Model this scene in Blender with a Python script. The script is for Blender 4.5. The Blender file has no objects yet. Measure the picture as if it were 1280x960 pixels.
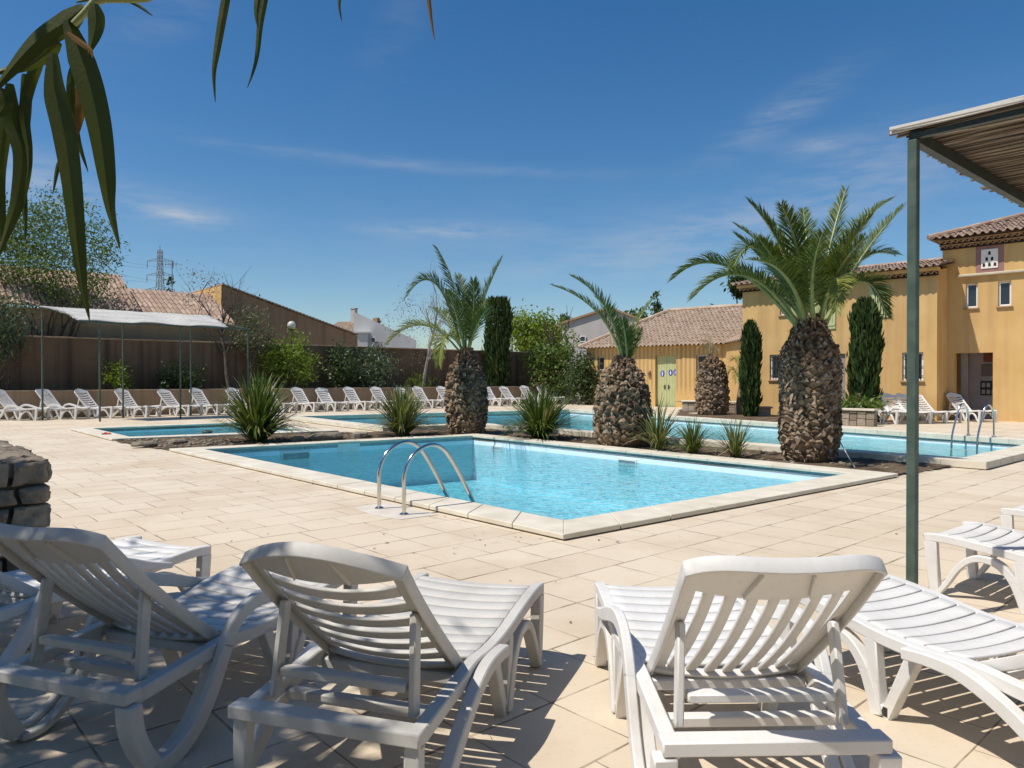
import bpy, bmesh, math, random
import numpy as np
from mathutils import Vector, Matrix, noise
random.seed(7)
rng = np.random.default_rng(7)
sc = bpy.context.scene
col = sc.collection
PI = math.pi
F, HZ, CH = 920.0, 474.0, 1.4
TH = math.atan((480 - HZ) / F)
A = Vector((-.668, .744, 0)).normalized()      # site axis: far-left
B = Vector((.744, .668, 0)).normalized()       # site axis: far-right

# ---------------------------------------------------------------- places
def ray(px, py):
    u, v = (px - 640) / F, -(py - 480) / F
    return Vector((u, math.cos(TH) + v * math.sin(TH), -math.sin(TH) + v * math.cos(TH)))
def gp(px, py, z=0.0):
    """where a line of sight meets the level z"""
    d = ray(px, py); t = (z - CH) / d.z
    return Vector((d.x * t, d.y * t, z))
def dp(px, py, D):
    d = ray(px, py); t = D / d.y
    return Vector((d.x * t, D, CH + d.z * t))
def on_line(px, q, d):
    """ground point of the line q + t*d seen in column px"""
    r = (px - 640) / F
    t = (r * q.y - q.x) / (d.x - r * d.y)
    return q + d * t

# ---------------------------------------------------------------- objects
def tag(o, label=None, cat=None, group=None, kind=None):
    if label: o['label'] = label
    if cat: o['category'] = cat
    if group: o['group'] = group
    if kind: o['kind'] = kind
    return o
def empty(name, loc=(0, 0, 0), rz=0.0, label=None, cat=None, group=None):
    o = bpy.data.objects.new(name, None); col.objects.link(o)
    o.location = loc; o.rotation_euler = (0, 0, rz); o.empty_display_size = .2
    return tag(o, label, cat, group)
def copy_tree(o, parent=None):
    c = o.copy(); col.objects.link(c)
    if parent: c.parent = parent
    for ch in list(o.children): copy_tree(ch, c)
    return c

class MB:
    def __init__(s): s.v = []; s.f = []; s.uv = {}; s.uvs = []
    def add(s, vs, fs, uv=None):
        n = len(s.v); s.v.extend([tuple(p) for p in vs])
        for f in fs:
            s.f.append(tuple(i + n for i in f)); s.uvs.append(uv)
    def box(s, c, size, rot=None):
        hx, hy, hz = size[0] / 2, size[1] / 2, size[2] / 2
        vs = [Vector((x, y, z)) for x in (-hx, hx) for y in (-hy, hy) for z in (-hz, hz)]
        if rot is not None: vs = [rot @ p for p in vs]
        c = Vector(c); vs = [p + c for p in vs]
        s.add(vs, [(0, 1, 3, 2), (4, 6, 7, 5), (0, 4, 5, 1), (2, 3, 7, 6), (0, 2, 6, 4), (1, 5, 7, 3)])
    def prism(s, poly, z0, z1):
        n = len(poly)
        vs = [(p[0], p[1], z0) for p in poly] + [(p[0], p[1], z1) for p in poly]
        fs = [tuple(range(n - 1, -1, -1)), tuple(range(n, 2 * n))]
        fs += [(i, (i + 1) % n, n + (i + 1) % n, n + i) for i in range(n)]
        s.add(vs, fs)
    def slab(s, f, nu, nv):
        vs = []
        for w in (0, 1):
            for i in range(nu + 1):
                for j in range(nv + 1):
                    vs.append(f(i / nu, j / nv, w))
        N = (nu + 1) * (nv + 1); k = lambda i, j, w: w * N + i * (nv + 1) + j
        fs = []
        for i in range(nu):
            for j in range(nv):
                fs.append((k(i, j, 1), k(i + 1, j, 1), k(i + 1, j + 1, 1), k(i, j + 1, 1)))
                fs.append((k(i, j, 0), k(i, j + 1, 0), k(i + 1, j + 1, 0), k(i + 1, j, 0)))
        for i in range(nu):
            fs.append((k(i, 0, 0), k(i + 1, 0, 0), k(i + 1, 0, 1), k(i, 0, 1)))
            fs.append((k(i, nv, 1), k(i + 1, nv, 1), k(i + 1, nv, 0), k(i, nv, 0)))
        for j in range(nv):
            fs.append((k(0, j, 1), k(0, j + 1, 1), k(0, j + 1, 0), k(0, j, 0)))
            fs.append((k(nu, j, 0), k(nu, j + 1, 0), k(nu, j + 1, 1), k(nu, j, 1)))
        s.add(vs, fs)
    def ribbon(s, pts, wid, y0, y1):
        """a band bent in the x-z plane, wid thick in that plane, from y0 to y1"""
        n = len(pts); P = [Vector((p[0], 0, p[1])) for p in pts]; vs = []
        for i in range(n):
            t = (P[min(i + 1, n - 1)] - P[max(i - 1, 0)]).normalized()
            nn = Vector((-t.z, 0, t.x)); w = wid[i] if hasattr(wid, '__len__') else wid
            a, b = P[i] + nn * w / 2, P[i] - nn * w / 2
            vs += [(a.x, y0, a.z), (a.x, y1, a.z), (b.x, y1, b.z), (b.x, y0, b.z)]
        fs = [(0, 1, 2, 3), tuple(4 * (n - 1) + q for q in (3, 2, 1, 0))]
        for i in range(n - 1):
            for q in range(4):
                r = (q + 1) % 4
                fs.append((4 * i + q, 4 * i + 4 + q, 4 * i + 4 + r, 4 * i + r))
        s.add(vs, fs)
    def tube(s, pts, rad, n=8, cap=True):
        P = [Vector(p) for p in pts]; m = len(P); vs = []; ref = None
        for i in range(m):
            t = (P[min(i + 1, m - 1)] - P[max(i - 1, 0)])
            t = t.normalized() if t.length > 1e-9 else Vector((0, 0, 1))
            if ref is None:
                ref = t.orthogonal().normalized()
            ref = (ref - t * ref.dot(t))
            ref = ref.normalized() if ref.length > 1e-6 else t.orthogonal().normalized()
            b = t.cross(ref); r = rad[i] if hasattr(rad, '__len__') else rad
            for k in range(n):
                a = 2 * PI * k / n
                vs.append(P[i] + (ref * math.cos(a) + b * math.sin(a)) * r)
        fs = []
        for i in range(m - 1):
            for k in range(n):
                q = (k + 1) % n
                fs.append((i * n + k, i * n + q, i * n + n + q, i * n + n + k))
        if cap: fs += [tuple(range(n - 1, -1, -1)), tuple((m - 1) * n + k for k in range(n))]
        s.add(vs, fs)
    def beam(s, p, q, w, h):
        p, q = Vector(p), Vector(q); t = (q - p).normalized()
        up = Vector((0, 0, 1)) if abs(t.z) < .95 else Vector((1, 0, 0))
        sd = t.cross(up).normalized() * w / 2; uu = sd.cross(t).normalized() * h / 2
        vs = [b + i * sd + j * uu for b in (p, q) for i in (-1, 1) for j in (-1, 1)]
        s.add(vs, [(0, 1, 3, 2), (4, 6, 7, 5), (0, 4, 5, 1), (2, 3, 7, 6), (0, 2, 6, 4), (1, 5, 7, 3)])
    def lathe(s, prof, n=24, c=(0, 0, 0)):
        m = len(prof); vs = [(c[0] + r * math.cos(2 * PI * k / n), c[1] + r * math.sin(2 * PI * k / n), c[2] + z) for r, z in prof for k in range(n)]
        fs = [(i * n + k, i * n + (k + 1) % n, i * n + n + (k + 1) % n, i * n + n + k) for i in range(m - 1) for k in range(n)]
        fs += [tuple(range(n - 1, -1, -1)), tuple((m - 1) * n + k for k in range(n))]
        s.add(vs, fs)
    def build(s, name, mat, parent=None, smooth=40, bevel=0.0, bseg=1):
        me = bpy.data.meshes.new(name); me.from_pydata(s.v, [], s.f)
        if any(u is not None for u in s.uvs):
            L = me.uv_layers.new(name='UVMap'); i = 0; arr = np.zeros((len(me.loops), 2), dtype=np.float32)
            for f, u in zip(s.f, s.uvs):
                if u is not None: arr[i:i + len(f)] = u
                i += len(f)
            L.data.foreach_set('uv', arr.ravel())
        me.validate(); me.update()
        if bevel > 0:
            bm = bmesh.new(); bm.from_mesh(me)
            bmesh.ops.recalc_face_normals(bm, faces=bm.faces)
            es = [e for e in bm.edges if len(e.link_faces) == 2 and e.calc_face_angle(0) > .7]
            bmesh.ops.bevel(bm, geom=es, offset=bevel, segments=bseg, affect='EDGES', profile=.5, clamp_overlap=True)
            bm.to_mesh(me); bm.free()
        if smooth:
            me.polygons.foreach_set('use_smooth', [True] * len(me.polygons))
            me.set_sharp_from_angle(angle=math.radians(smooth))
        for mm in (mat if isinstance(mat, (list, tuple)) else [mat]): me.materials.append(mm)
        o = bpy.data.objects.new(name, me); col.objects.link(o)
        if parent: o.parent = parent
        return o

def cr(pts, n=6):
    """smooth curve through pts"""
    P = [np.array(p, float) for p in pts]; out = []
    for i in range(len(P) - 1):
        p0, p1, p2, p3 = P[max(i - 1, 0)], P[i], P[i + 1], P[min(i + 2, len(P) - 1)]
        for k in range(n):
            t = k / n
            out.append(.5 * ((2 * p1) + (p2 - p0) * t + (2 * p0 - 5 * p1 + 4 * p2 - p3) * t * t + (3 * p1 - p0 - 3 * p2 + p3) * t ** 3))
    out.append(P[-1]); return [tuple(p) for p in out]

def quads_obj(name, V, mat, parent=None, k=4):
    """V: (n,k,3) array, one k-sided face each"""
    V = np.asarray(V, dtype=np.float32); n = len(V)
    me = bpy.data.meshes.new(name)
    me.vertices.add(n * k); me.vertices.foreach_set('co', V.reshape(-1))
    me.loops.add(n * k); me.loops.foreach_set('vertex_index', np.arange(n * k, dtype=np.int32))
    me.polygons.add(n); me.polygons.foreach_set('loop_start', np.arange(0, n * k, k, dtype=np.int32))
    me.update(calc_edges=True); me.validate(); me.materials.append(mat)
    o = bpy.data.objects.new(name, me); col.objects.link(o)
    if parent: o.parent = parent
    return o

# ---------------------------------------------------------------- materials
class NT:
    def __init__(s, name):
        s.m = bpy.data.materials.new(name); s.m.use_nodes = True
        s.t = s.m.node_tree; s.t.nodes.clear()
        s.out = s.t.nodes.new('ShaderNodeOutputMaterial')
    def n(s, typ, **kw):
        nd = s.t.nodes.new('ShaderNode' + typ)
        for k, v in kw.items():
            if k[0] == 'i' and k[1:].isdigit(): s.set(nd.inputs[int(k[1:])], v)
            elif k in ('Vector', 'Scale', 'Detail', 'Roughness', 'Fac', 'Color', 'Height', 'Strength', 'Distance', 'Value', 'W'): s.set(nd.inputs[k], v)
            else: setattr(nd, k, v)
        return nd
    def set(s, inp, v):
        if isinstance(v, bpy.types.NodeSocket): s.t.links.new(v, inp)
        else: inp.default_value = v
    def math(s, op, a, b=0.0, c=0.0):
        nd = s.t.nodes.new('ShaderNodeMath'); nd.operation = op
        for i, v in enumerate((a, b, c)): s.set(nd.inputs[i], v)
        return nd.outputs[0]
    def mix(s, f, a, b, bt='MIX'):
        nd = s.t.nodes.new('ShaderNodeMix'); nd.data_type = 'RGBA'; nd.blend_type = bt
        s.set(nd.inputs['Factor'], f)
        s.set(nd.inputs['A'], (*a, 1) if isinstance(a, tuple) and len(a) == 3 else a)
        s.set(nd.inputs['B'], (*b, 1) if isinstance(b, tuple) and len(b) == 3 else b)
        return nd.outputs['Result']
    def noise(s, vec, scale, detail=4, rough=.55):
        nd = s.t.nodes.new('ShaderNodeTexNoise'); s.set(nd.inputs['Vector'], vec)
        nd.inputs['Scale'].default_value = scale; nd.inputs['Detail'].default_value = detail; nd.inputs['Roughness'].default_value = rough
        return nd.outputs['Fac']
    def ramp(s, f, lo, hi):
        nd = s.t.nodes.new('ShaderNodeMapRange'); nd.clamp = True
        s.set(nd.inputs[0], f); nd.inputs[1].default_value = lo; nd.inputs[2].default_value = hi
        return nd.outputs[0]
    def obj(s): return s.t.nodes.new('ShaderNodeTexCoord').outputs['Object']
    def pos(s): return s.t.nodes.new('ShaderNodeNewGeometry').outputs['Position']
    def island(s): return s.t.nodes.new('ShaderNodeNewGeometry').outputs['Random Per Island']
    def bump(s, h, strength, dist):
        nd = s.t.nodes.new('ShaderNodeBump'); s.set(nd.inputs['Height'], h)
        nd.inputs['Strength'].default_value = strength; nd.inputs['Distance'].default_value = dist
        return nd.outputs[0]
    def pbr(s, colr, rough=.7, nrm=None, metal=0.0, spec=.5, transl=None):
        p = s.t.nodes.new('ShaderNodeBsdfPrincipled')
        s.set(p.inputs['Base Color'], (*colr, 1) if isinstance(colr, tuple) and len(colr) == 3 else colr)
        s.set(p.inputs['Roughness'], rough); p.inputs['Metallic'].default_value = metal
        p.inputs['Specular IOR Level'].default_value = spec
        if nrm is not None: s.set(p.inputs['Normal'], nrm)
        s.t.links.new(p.outputs[0], s.out.inputs[0]); return p

def mk(name, c1, c2, scale=4.0, rough=.75, bump=0.0, bscale=40.0, bdist=.01, spec=.4, metal=0.0, world=False, lo=.35, hi=.65, detail=5):
    t = NT(name); v = t.pos() if world else t.obj()
    f = t.ramp(t.noise(v, scale, detail), lo, hi); c = t.mix(f, c1, c2)
    nrm = t.bump(t.noise(v, bscale, 4), bump, bdist) if bump else None
    t.pbr(c, rough, nrm, metal, spec); return t.m

def mkleaf(name, c1, c2, transl=.3, rough=.55, spec=.3, dry=None, dryf=.06):
    t = NT(name); r = t.island(); c = t.mix(r, c1, c2)
    if dry:
        w = t.n('TexWhiteNoise', noise_dimensions='1D'); t.set(w.inputs['W'], t.math('MULTIPLY', r, 917.3))
        c = t.mix(t.math('LESS_THAN', w.outputs['Value'], dryf), c, dry)
    p = t.pbr(c, rough, None, 0, spec)
    tr = t.t.nodes.new('ShaderNodeBsdfTranslucent'); t.set(tr.inputs[0], t.mix(1.0, c, (1.0, 1.0, .45, 1), 'MULTIPLY'))
    ms = t.t.nodes.new('ShaderNodeMixShader'); ms.inputs[0].default_value = transl
    t.t.links.new(p.outputs[0], ms.inputs[1]); t.t.links.new(tr.outputs[0], ms.inputs[2])
    t.t.links.new(ms.outputs[0], t.out.inputs[0]); return t.m

M = {}
def deck_mat():
    t = NT('stone_paving'); P = t.pos()
    def dot(v):
        nd = t.t.nodes.new('ShaderNodeVectorMath'); nd.operation = 'DOT_PRODUCT'
        t.set(nd.inputs[0], P); nd.inputs[1].default_value = v; return nd.outputs['Value']
    wob = t.math('MULTIPLY', t.math('SUBTRACT', t.noise(P, 2.2, 2), .5), .014)
    S = .45
    v = t.math('DIVIDE', t.math('ADD', dot(A), wob), S); row = t.math('FLOOR', v); fv = t.math('FRACT', v)
    wn = t.n('TexWhiteNoise', noise_dimensions='1D'); t.set(wn.inputs['W'], row)
    sh = t.math('MULTIPLY', t.math('GREATER_THAN', wn.outputs['Value'], .55), .5)
    wl = t.n('TexWhiteNoise', noise_dimensions='1D'); t.set(wl.inputs['W'], t.math('ADD', row, 71.3))
    ln = t.math('ADD', 1.0, t.math('MULTIPLY', t.math('GREATER_THAN', wl.outputs['Value'], .72), .5))
    u = t.math('ADD', t.math('DIVIDE', t.math('DIVIDE', t.math('ADD', dot(B), wob), S), ln), sh)
    cl = t.math('FLOOR', u); fu = t.math('FRACT', u)
    de = lambda f: t.math('MINIMUM', f, t.math('SUBTRACT', 1.0, f))
    wv = t.math('ADD', .0075, t.math('MULTIPLY', t.ramp(t.noise(P, 1.3, 2), .35, .75), .018))
    wu = t.math('MULTIPLY', wv, .7)
    jv = t.math('LESS_THAN', de(fv), wv); ju = t.math('LESS_THAN', de(fu), wu)
    j = t.math('MAXIMUM', jv, ju)
    cb = t.t.nodes.new('ShaderNodeCombineXYZ'); t.set(cb.inputs[0], row); t.set(cb.inputs[1], cl)
    w2 = t.n('TexWhiteNoise', noise_dimensions='2D'); t.set(w2.inputs['Vector'], cb.outputs[0])
    c = t.mix(w2.outputs['Value'], (.615, .515, .39), (.66, .565, .435))
    c = t.mix(t.math('MULTIPLY', t.ramp(t.noise(P, .7, 6, .65), .46, .76), .66), c, (.46, .35, .225))
    c = t.mix(t.math('MULTIPLY', t.ramp(t.noise(P, 34, 4, .7), .55, .8), .35), c, (.38, .30, .21))
    c = t.mix(t.math('MULTIPLY', t.ramp(t.noise(P, 5, 5, .7), .60, .75), .45), c, (.36, .25, .15))
    jn = t.math('MULTIPLY', j, t.ramp(t.noise(P, 5, 3), .25, .6))
    c = t.mix(t.math('MULTIPLY', jn, .85), c, (.15, .11, .07))
    h = t.math('SUBTRACT', t.math('MULTIPLY', t.noise(P, 45, 5, .7), .35), j)
    h = t.math('ADD', h, t.math('MULTIPLY', w2.outputs['Value'], .5))
    t.pbr(c, .82, t.bump(h, .5, .006), 0, .25); return t.m
def streaked_wall(name, c1, c2, cst, amt, freq=5.2, udir=(1, 0, 0), per=0.0, fade=(0, 1)):
    """rendered wall: blotches and rain streaks, with evenly spaced vertical stripes where per is set"""
    t = NT(name); P = t.obj()
    c = t.mix(t.ramp(t.noise(P, .9, 6, .6), .35, .68), c1, c2)
    mp = t.t.nodes.new('ShaderNodeMapping'); t.set(mp.inputs[0], P); mp.inputs['Scale'].default_value = (freq, freq, .12)
    st = t.ramp(t.noise(mp.outputs[0], 1.0, 3, .6), .45, .7)
    if per:  # evenly spaced vertical stripes, fading out towards the base
        sx = t.t.nodes.new('ShaderNodeSeparateXYZ'); t.set(sx.inputs[0], P)
        ph = t.math('ADD', t.math('MULTIPLY', sx.outputs[0], 2 * PI / per), t.math('MULTIPLY', t.noise(P, 1.2, 2), 1.5))
        wv = t.math('ADD', t.math('MULTIPLY', t.math('SINE', ph), .5), .5)
        st = t.math('MULTIPLY', t.math('ADD', t.math('MULTIPLY', t.ramp(wv, .25, .8), .75), t.math('MULTIPLY', st, .35)), t.ramp(sx.outputs[2], fade[0], fade[1]))
    c = t.mix(t.math('MULTIPLY', st, amt), c, cst)
    c = t.mix(t.math('MULTIPLY', t.ramp(t.noise(P, 25, 4, .7), .5, .8), .18), c, cst)
    t.pbr(c, .9, t.bump(t.noise(P, 60, 4), .25, .01), 0, .15); return t.m
def tile_mat(name, pal):
    t = NT(name); uv = t.t.nodes.new('ShaderNodeTexCoord').outputs['UV']
    w = t.n('TexWhiteNoise', noise_dimensions='2D'); t.set(w.inputs['Vector'], uv)
    rp = t.t.nodes.new('ShaderNodeValToRGB'); t.set(rp.inputs[0], w.outputs['Value'])
    el = rp.color_ramp.elements
    el[0].position = 0; el[0].color = (*pal[0], 1); el[1].position = 1; el[1].color = (*pal[-1], 1)
    for i in range(1, len(pal) - 1):
        e = el.new(i / (len(pal) - 1)); e.color = (*pal[i], 1)
    P = t.obj(); c = t.mix(t.math('MULTIPLY', t.ramp(t.noise(P, 7, 5, .7), .5, .75), .4), rp.outputs[0], (.17, .13, .105))
    t.pbr(c, .85, t.bump(t.noise(P, 50, 4), .3, .01), 0, .2); return t.m
def stone_mat(name, dark=1.0):
    t = NT(name); P = t.obj(); r = t.island()
    c = t.mix(r, (.15 * dark, .12 * dark, .09 * dark), (.27 * dark, .23 * dark, .175 * dark))
    c = t.mix(t.math('MULTIPLY', t.ramp(t.noise(P, 9, 6, .7), .45, .7), .6), c, (.11 * dark, .10 * dark, .075 * dark))
    t.pbr(c, .92, t.bump(t.noise(P, 22, 7, .7), .8, .03), 0, .15); return t.m
def plastic(name, c1, c2, rough=.38):
    t = NT(name); P = t.obj()
    c = t.mix(t.math('MULTIPLY', t.ramp(t.noise(P, 3.5, 5, .65), .45, .75), .6), c1, c2)
    mp = t.t.nodes.new('ShaderNodeMapping'); t.set(mp.inputs[0], P); mp.inputs['Scale'].default_value = (5, 40, 40)
    c = t.mix(t.math('MULTIPLY', t.ramp(t.noise(mp.outputs[0], 1, 5, .7), .54, .78), .28), c, (.47, .43, .36))
    c = t.mix(t.math('MULTIPLY', t.ramp(t.noise(P, 30, 4, .7), .6, .8), .25), c, (.45, .41, .34))
    rr = t.math('ADD', rough, t.math('MULTIPLY', t.noise(P, 12, 3), .2))
    p = t.pbr(c, rr, t.bump(t.noise(P, 90, 3), .06, .003), 0, .45)
    tr = t.t.nodes.new('ShaderNodeBsdfTranslucent'); t.set(tr.inputs[0], t.mix(1.0, c, (1.0, .82, .58, 1), 'MULTIPLY'))
    ms = t.t.nodes.new('ShaderNodeMixShader'); ms.inputs[0].default_value = .13
    t.t.links.new(p.outputs[0], ms.inputs[1]); t.t.links.new(tr.outputs[0], ms.inputs[2]); t.t.links.new(ms.outputs[0], t.out.inputs[0]); return t.m
def water_mat(name, tint, scale=3.0):
    t = NT(name); P = t.pos()
    n1 = t.noise(P, scale, 3, .6); n2 = t.noise(P, scale * 3.1, 2, .5)
    h = t.math('ADD', n1, t.math('MULTIPLY', n2, .4))
    nrm = t.bump(h, 1.0, .06)
    tr = t.t.nodes.new('ShaderNodeBsdfTransparent')
    rp = t.ramp(t.noise(P, scale * 2.2, 4, .65), .22, .62)  # tint mottled light and dark in place of ripple dapple and caustics
    dk = tuple(x * .56 for x in tint)
    t.set(tr.inputs[0], t.mix(rp, (dk[0] * .9, dk[1] * 1.02, dk[2] * 1.04, 1), (*[min(1, x * 1.10) for x in tint], 1)))
    gl = t.t.nodes.new('ShaderNodeBsdfGlossy'); gl.inputs['Roughness'].default_value = .03; t.set(gl.inputs['Normal'], nrm)
    fr = t.t.nodes.new('ShaderNodeFresnel'); fr.inputs[0].default_value = 1.33; t.set(fr.inputs['Normal'], nrm)
    ms = t.t.nodes.new('ShaderNodeMixShader'); t.set(ms.inputs[0], fr.outputs[0])
    t.t.links.new(tr.outputs[0], ms.inputs[1]); t.t.links.new(gl.outputs[0], ms.inputs[2])
    t.t.links.new(ms.outputs[0], t.out.inputs[0]); return t.m
def trunk_mat():
    t = NT('palm_trunk_scales'); r = t.island(); P = t.obj()
    c = t.mix(t.math('POWER', r, 1.3), (.11, .07, .042), (.39, .285, .185))
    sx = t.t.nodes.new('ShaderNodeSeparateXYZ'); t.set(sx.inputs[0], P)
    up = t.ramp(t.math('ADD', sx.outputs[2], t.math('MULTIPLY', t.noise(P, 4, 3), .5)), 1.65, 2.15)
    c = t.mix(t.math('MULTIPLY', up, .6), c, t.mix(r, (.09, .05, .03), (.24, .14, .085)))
    c = t.mix(t.math('MULTIPLY', t.ramp(t.noise(P, 30, 5, .7), .45, .75), .5), c, (.07, .05, .037))
    t.pbr(c, .9, t.bump(t.noise(P, 70, 4), .5, .01), 0, .15); return t.m

M['deck'] = deck_mat()
M['coping'] = mk('coping_stone', (.58, .52, .41), (.70, .64, .53), 2.5, .8, .25, 50, .006, .25, world=True)
M['copside'] = mk('coping_bed', (.17, .13, .08), (.30, .24, .16), 6, .9, .6, 25, .02, .1, world=True)
M['basin'] = mk('pool_liner', (.74, .84, .92), (.80, .88, .94), 1.2, .5, .05, 20, .01, .3, world=True)
M['water'] = water_mat('pool_water', (.455, .86, .975), 4.5)
M['water2'] = water_mat('pool_water_pale', (.50, .88, .92), 2.6)
M['soil'] = mk('planting_soil', (.085, .058, .038), (.19, .14, .095), 3, .95, 1, 18, .04, .1, world=True)
M['ground'] = mk('dry_ground', (.16, .13, .075), (.26, .21, .13), .4, .95, .4, 6, .03, .1, world=True)
M['pad'] = mk('cement_patch', (.56, .50, .43), (.66, .60, .52), 5, .9, .3, 40, .004, .15, world=True)
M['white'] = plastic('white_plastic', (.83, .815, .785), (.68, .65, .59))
M['aged_shaded'] = plastic('aged_shaded_white_plastic', (.66, .635, .585), (.44, .41, .35), .48)  # older white plastic, toned down further to carry the loungers' shade
M['ochre'] = streaked_wall('ochre_render', (.585, .37, .145), (.66, .44, .195), (.38, .24, .11), .5, 2.2)
M['annex'] = streaked_wall('ochre_render_streaked', (.60, .39, .15), (.66, .44, .19), (.33, .22, .105), .75, 4.0, per=.236, fade=(.55, 1.1))
M['brown'] = streaked_wall('brown_render', (.155, .105, .066), (.195, .135, .087), (.08, .056, .04), .9, 3.2)
M['gable'] = streaked_wall('brown_gable_render', (.33, .22, .13), (.37, .25, .155), (.21, .14, .09), .7, 3.2)
M['tanwall'] = streaked_wall('tan_render', (.40, .28, .165), (.46, .33, .20), (.30, .2, .12), .4, 2)
M['lowwall'] = streaked_wall('low_wall_render', (.36, .255, .16), (.42, .30, .20), (.22, .16, .11), .6, 3)
M['pale'] = streaked_wall('pale_render', (.62, .60, .57), (.70, .68, .65), (.5, .48, .45), .3, 1)
M['greyren'] = streaked_wall('grey_render', (.50, .46, .43), (.55, .51, .48), (.4, .37, .35), .3, 1)
M['purple'] = mk('plum_paint', (.27, .14, .13), (.32, .17, .155), 3, .85)
M['cream'] = mk('cream_paint', (.74, .70, .62), (.80, .77, .70), 5, .8)
M['ledge'] = mk('ledge_mortar', (.46, .40, .29), (.56, .49, .37), 4, .9, .4, 30, .01)
M['tile'] = tile_mat('clay_tiles', [(.26, .17, .13), (.38, .27, .20), (.34, .22, .165), (.48, .38, .30), (.40, .28, .21), (.30, .22, .17)])
M['tile_pale'] = tile_mat('sun_bleached_clay_tiles', [(.36, .26, .19), (.50, .38, .28), (.44, .32, .23), (.58, .46, .35)])
M['genoise'] = mk('eave_tiles', (.30, .18, .10), (.42, .27, .15), 6, .85)
M['dark'] = mk('dark_gap', (.018, .014, .012), (.03, .024, .02), 3, .9)
M['green'] = mk('green_paint', (.44, .46, .22), (.50, .52, .27), 3, .6)
M['steel_green'] = mk('dark_green_painted_steel', (.045, .075, .058), (.085, .12, .095), 9, .5, .1, 60, .002, .4)
M['frame_white'] = mk('white_window_paint', (.76, .74, .72), (.80, .79, .78), 4, .5)
M['glass'] = mk('window_glass', (.015, .02, .028), (.03, .038, .05), 1, .08, spec=.6)
M['steel_shade'] = mk('shaded_green_steel', (.018, .026, .02), (.035, .048, .038), 9, .5)  # the green steel again, darkened to put the beams' shade in its colour
M['iron'] = mk('black_iron', (.02, .02, .022), (.035, .035, .035), 5, .55)
M['lead'] = mk('galvanised_steel', (.28, .29, .31), (.36, .37, .39), 5, .5, metal=.4)
M['greydoor'] = mk('grey_door_paint', (.27, .235, .21), (.31, .27, .24), 3, .6)
M['lilac'] = mk('lilac_grey_plaster', (.62, .57, .59), (.70, .65, .67), 2, .9)
M['chrome'] = mk('stainless_steel', (.58, .56, .53), (.66, .64, .61), 8, .16, metal=1.0)
M['reed'] = tile_mat('shaded_reed_canes', [(.09, .065, .045), (.20, .155, .115), (.13, .10, .07), (.30, .25, .19)])  # canes darkened to carry the shade under the mat
M['reed_top'] = tile_mat('bleached_reed_canes', [(.42, .40, .36), (.62, .60, .55), (.50, .48, .44), (.68, .66, .62)])
M['stone'] = stone_mat('dry_stone', 1.6)
M['mortar'] = mk('stone_mortar', (.085, .07, .052), (.13, .11, .08), 8, .95, .6, 30, .02, .1)
M['rock'] = stone_mat('pale_rock', 1.3)
M['trunk'] = trunk_mat()
M['stub'] = mkleaf('cut_leaf_stub', (.17, .135, .10), (.40, .34, .265), .05, .85, .15)
M['bark'] = mk('tree_bark', (.075, .058, .045), (.15, .12, .095), 7, .95, .7, 30, .02, .1)
M['bark_pale'] = mk('pale_bark', (.26, .24, .21), (.36, .34, .31), 7, .95, .5, 30, .02, .1)
M['frond'] = mkleaf('palm_frond', (.05, .082, .016), (.15, .19, .045), .28, .5, .22)
M['frond_old'] = mkleaf('yellowing_palm_frond', (.16, .19, .035), (.27, .28, .06), .3, .45, .4)
M['frond_dry'] = mkleaf('dry_palm_frond', (.30, .23, .13), (.42, .34, .21), .2, .7, .2)
M['rachis'] = mk('palm_rachis', (.20, .24, .08), (.30, .32, .12), 4, .5)
M['spike'] = mkleaf('spiky_leaf', (.06, .095, .018), (.17, .215, .05), .25, .4, .35, dry=(.40, .33, .2), dryf=.07)
M['spike_pale'] = mkleaf('variegated_spiky_leaf', (.09, .13, .035), (.27, .28, .10), .25, .4, .5, dry=(.45, .38, .24), dryf=.14)
M['cypress'] = mkleaf('cypress_foliage', (.022, .045, .012), (.075, .115, .03), .2, .7, .2)
M['lime'] = mkleaf('lime_green_leaf', (.13, .20, .02), (.27, .35, .05), .4, .5, .3)
M['mid'] = mkleaf('mid_green_leaf', (.065, .115, .02), (.19, .255, .055), .3, .5, .35)
M['darkleaf'] = mkleaf('dark_green_leaf', (.03, .058, .016), (.085, .13, .035), .25, .45, .45)
M['oleander'] = mkleaf('grey_green_leaf', (.05, .085, .04), (.17, .21, .12), .25, .4, .5)
M['olive'] = mkleaf('olive_leaf', (.10, .12, .055), (.19, .20, .11), .25, .5, .3)
M['twig'] = mkleaf('dry_twig_leaf', (.20, .19, .16), (.32, .31, .28), .2, .7, .2)
M['reedleaf'] = mkleaf('reed_leaf', (.04, .056, .010), (.085, .10, .02), .38, .38, .5)
def reed_mat():
    t = NT('reed_leaf_veined'); P = t.obj(); r = t.island()
    c = t.mix(r, (.045, .062, .010), (.085, .105, .02))
    c = t.mix(t.math('MULTIPLY', t.ramp(t.noise(P, 14, 5, .7), .52, .72), .55), c, (.15, .12, .03))
    c = t.mix(t.math('MULTIPLY', t.ramp(t.noise(P, 60, 3, .7), .6, .75), .5), c, (.10, .06, .02))
    p = t.pbr(c, .42, t.bump(t.noise(P, 160, 2), .25, .002), 0, .4)
    tr = t.t.nodes.new('ShaderNodeBsdfTranslucent'); t.set(tr.inputs[0], t.mix(1.0, c, (1.0, 1.0, .4, 1), 'MULTIPLY'))
    ms = t.t.nodes.new('ShaderNodeMixShader'); ms.inputs[0].default_value = .42
    t.t.links.new(p.outputs[0], ms.inputs[1]); t.t.links.new(tr.outputs[0], ms.inputs[2]); t.t.links.new(ms.outputs[0], t.out.inputs[0]); return t.m
M['reedblade'] = reed_mat()
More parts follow.
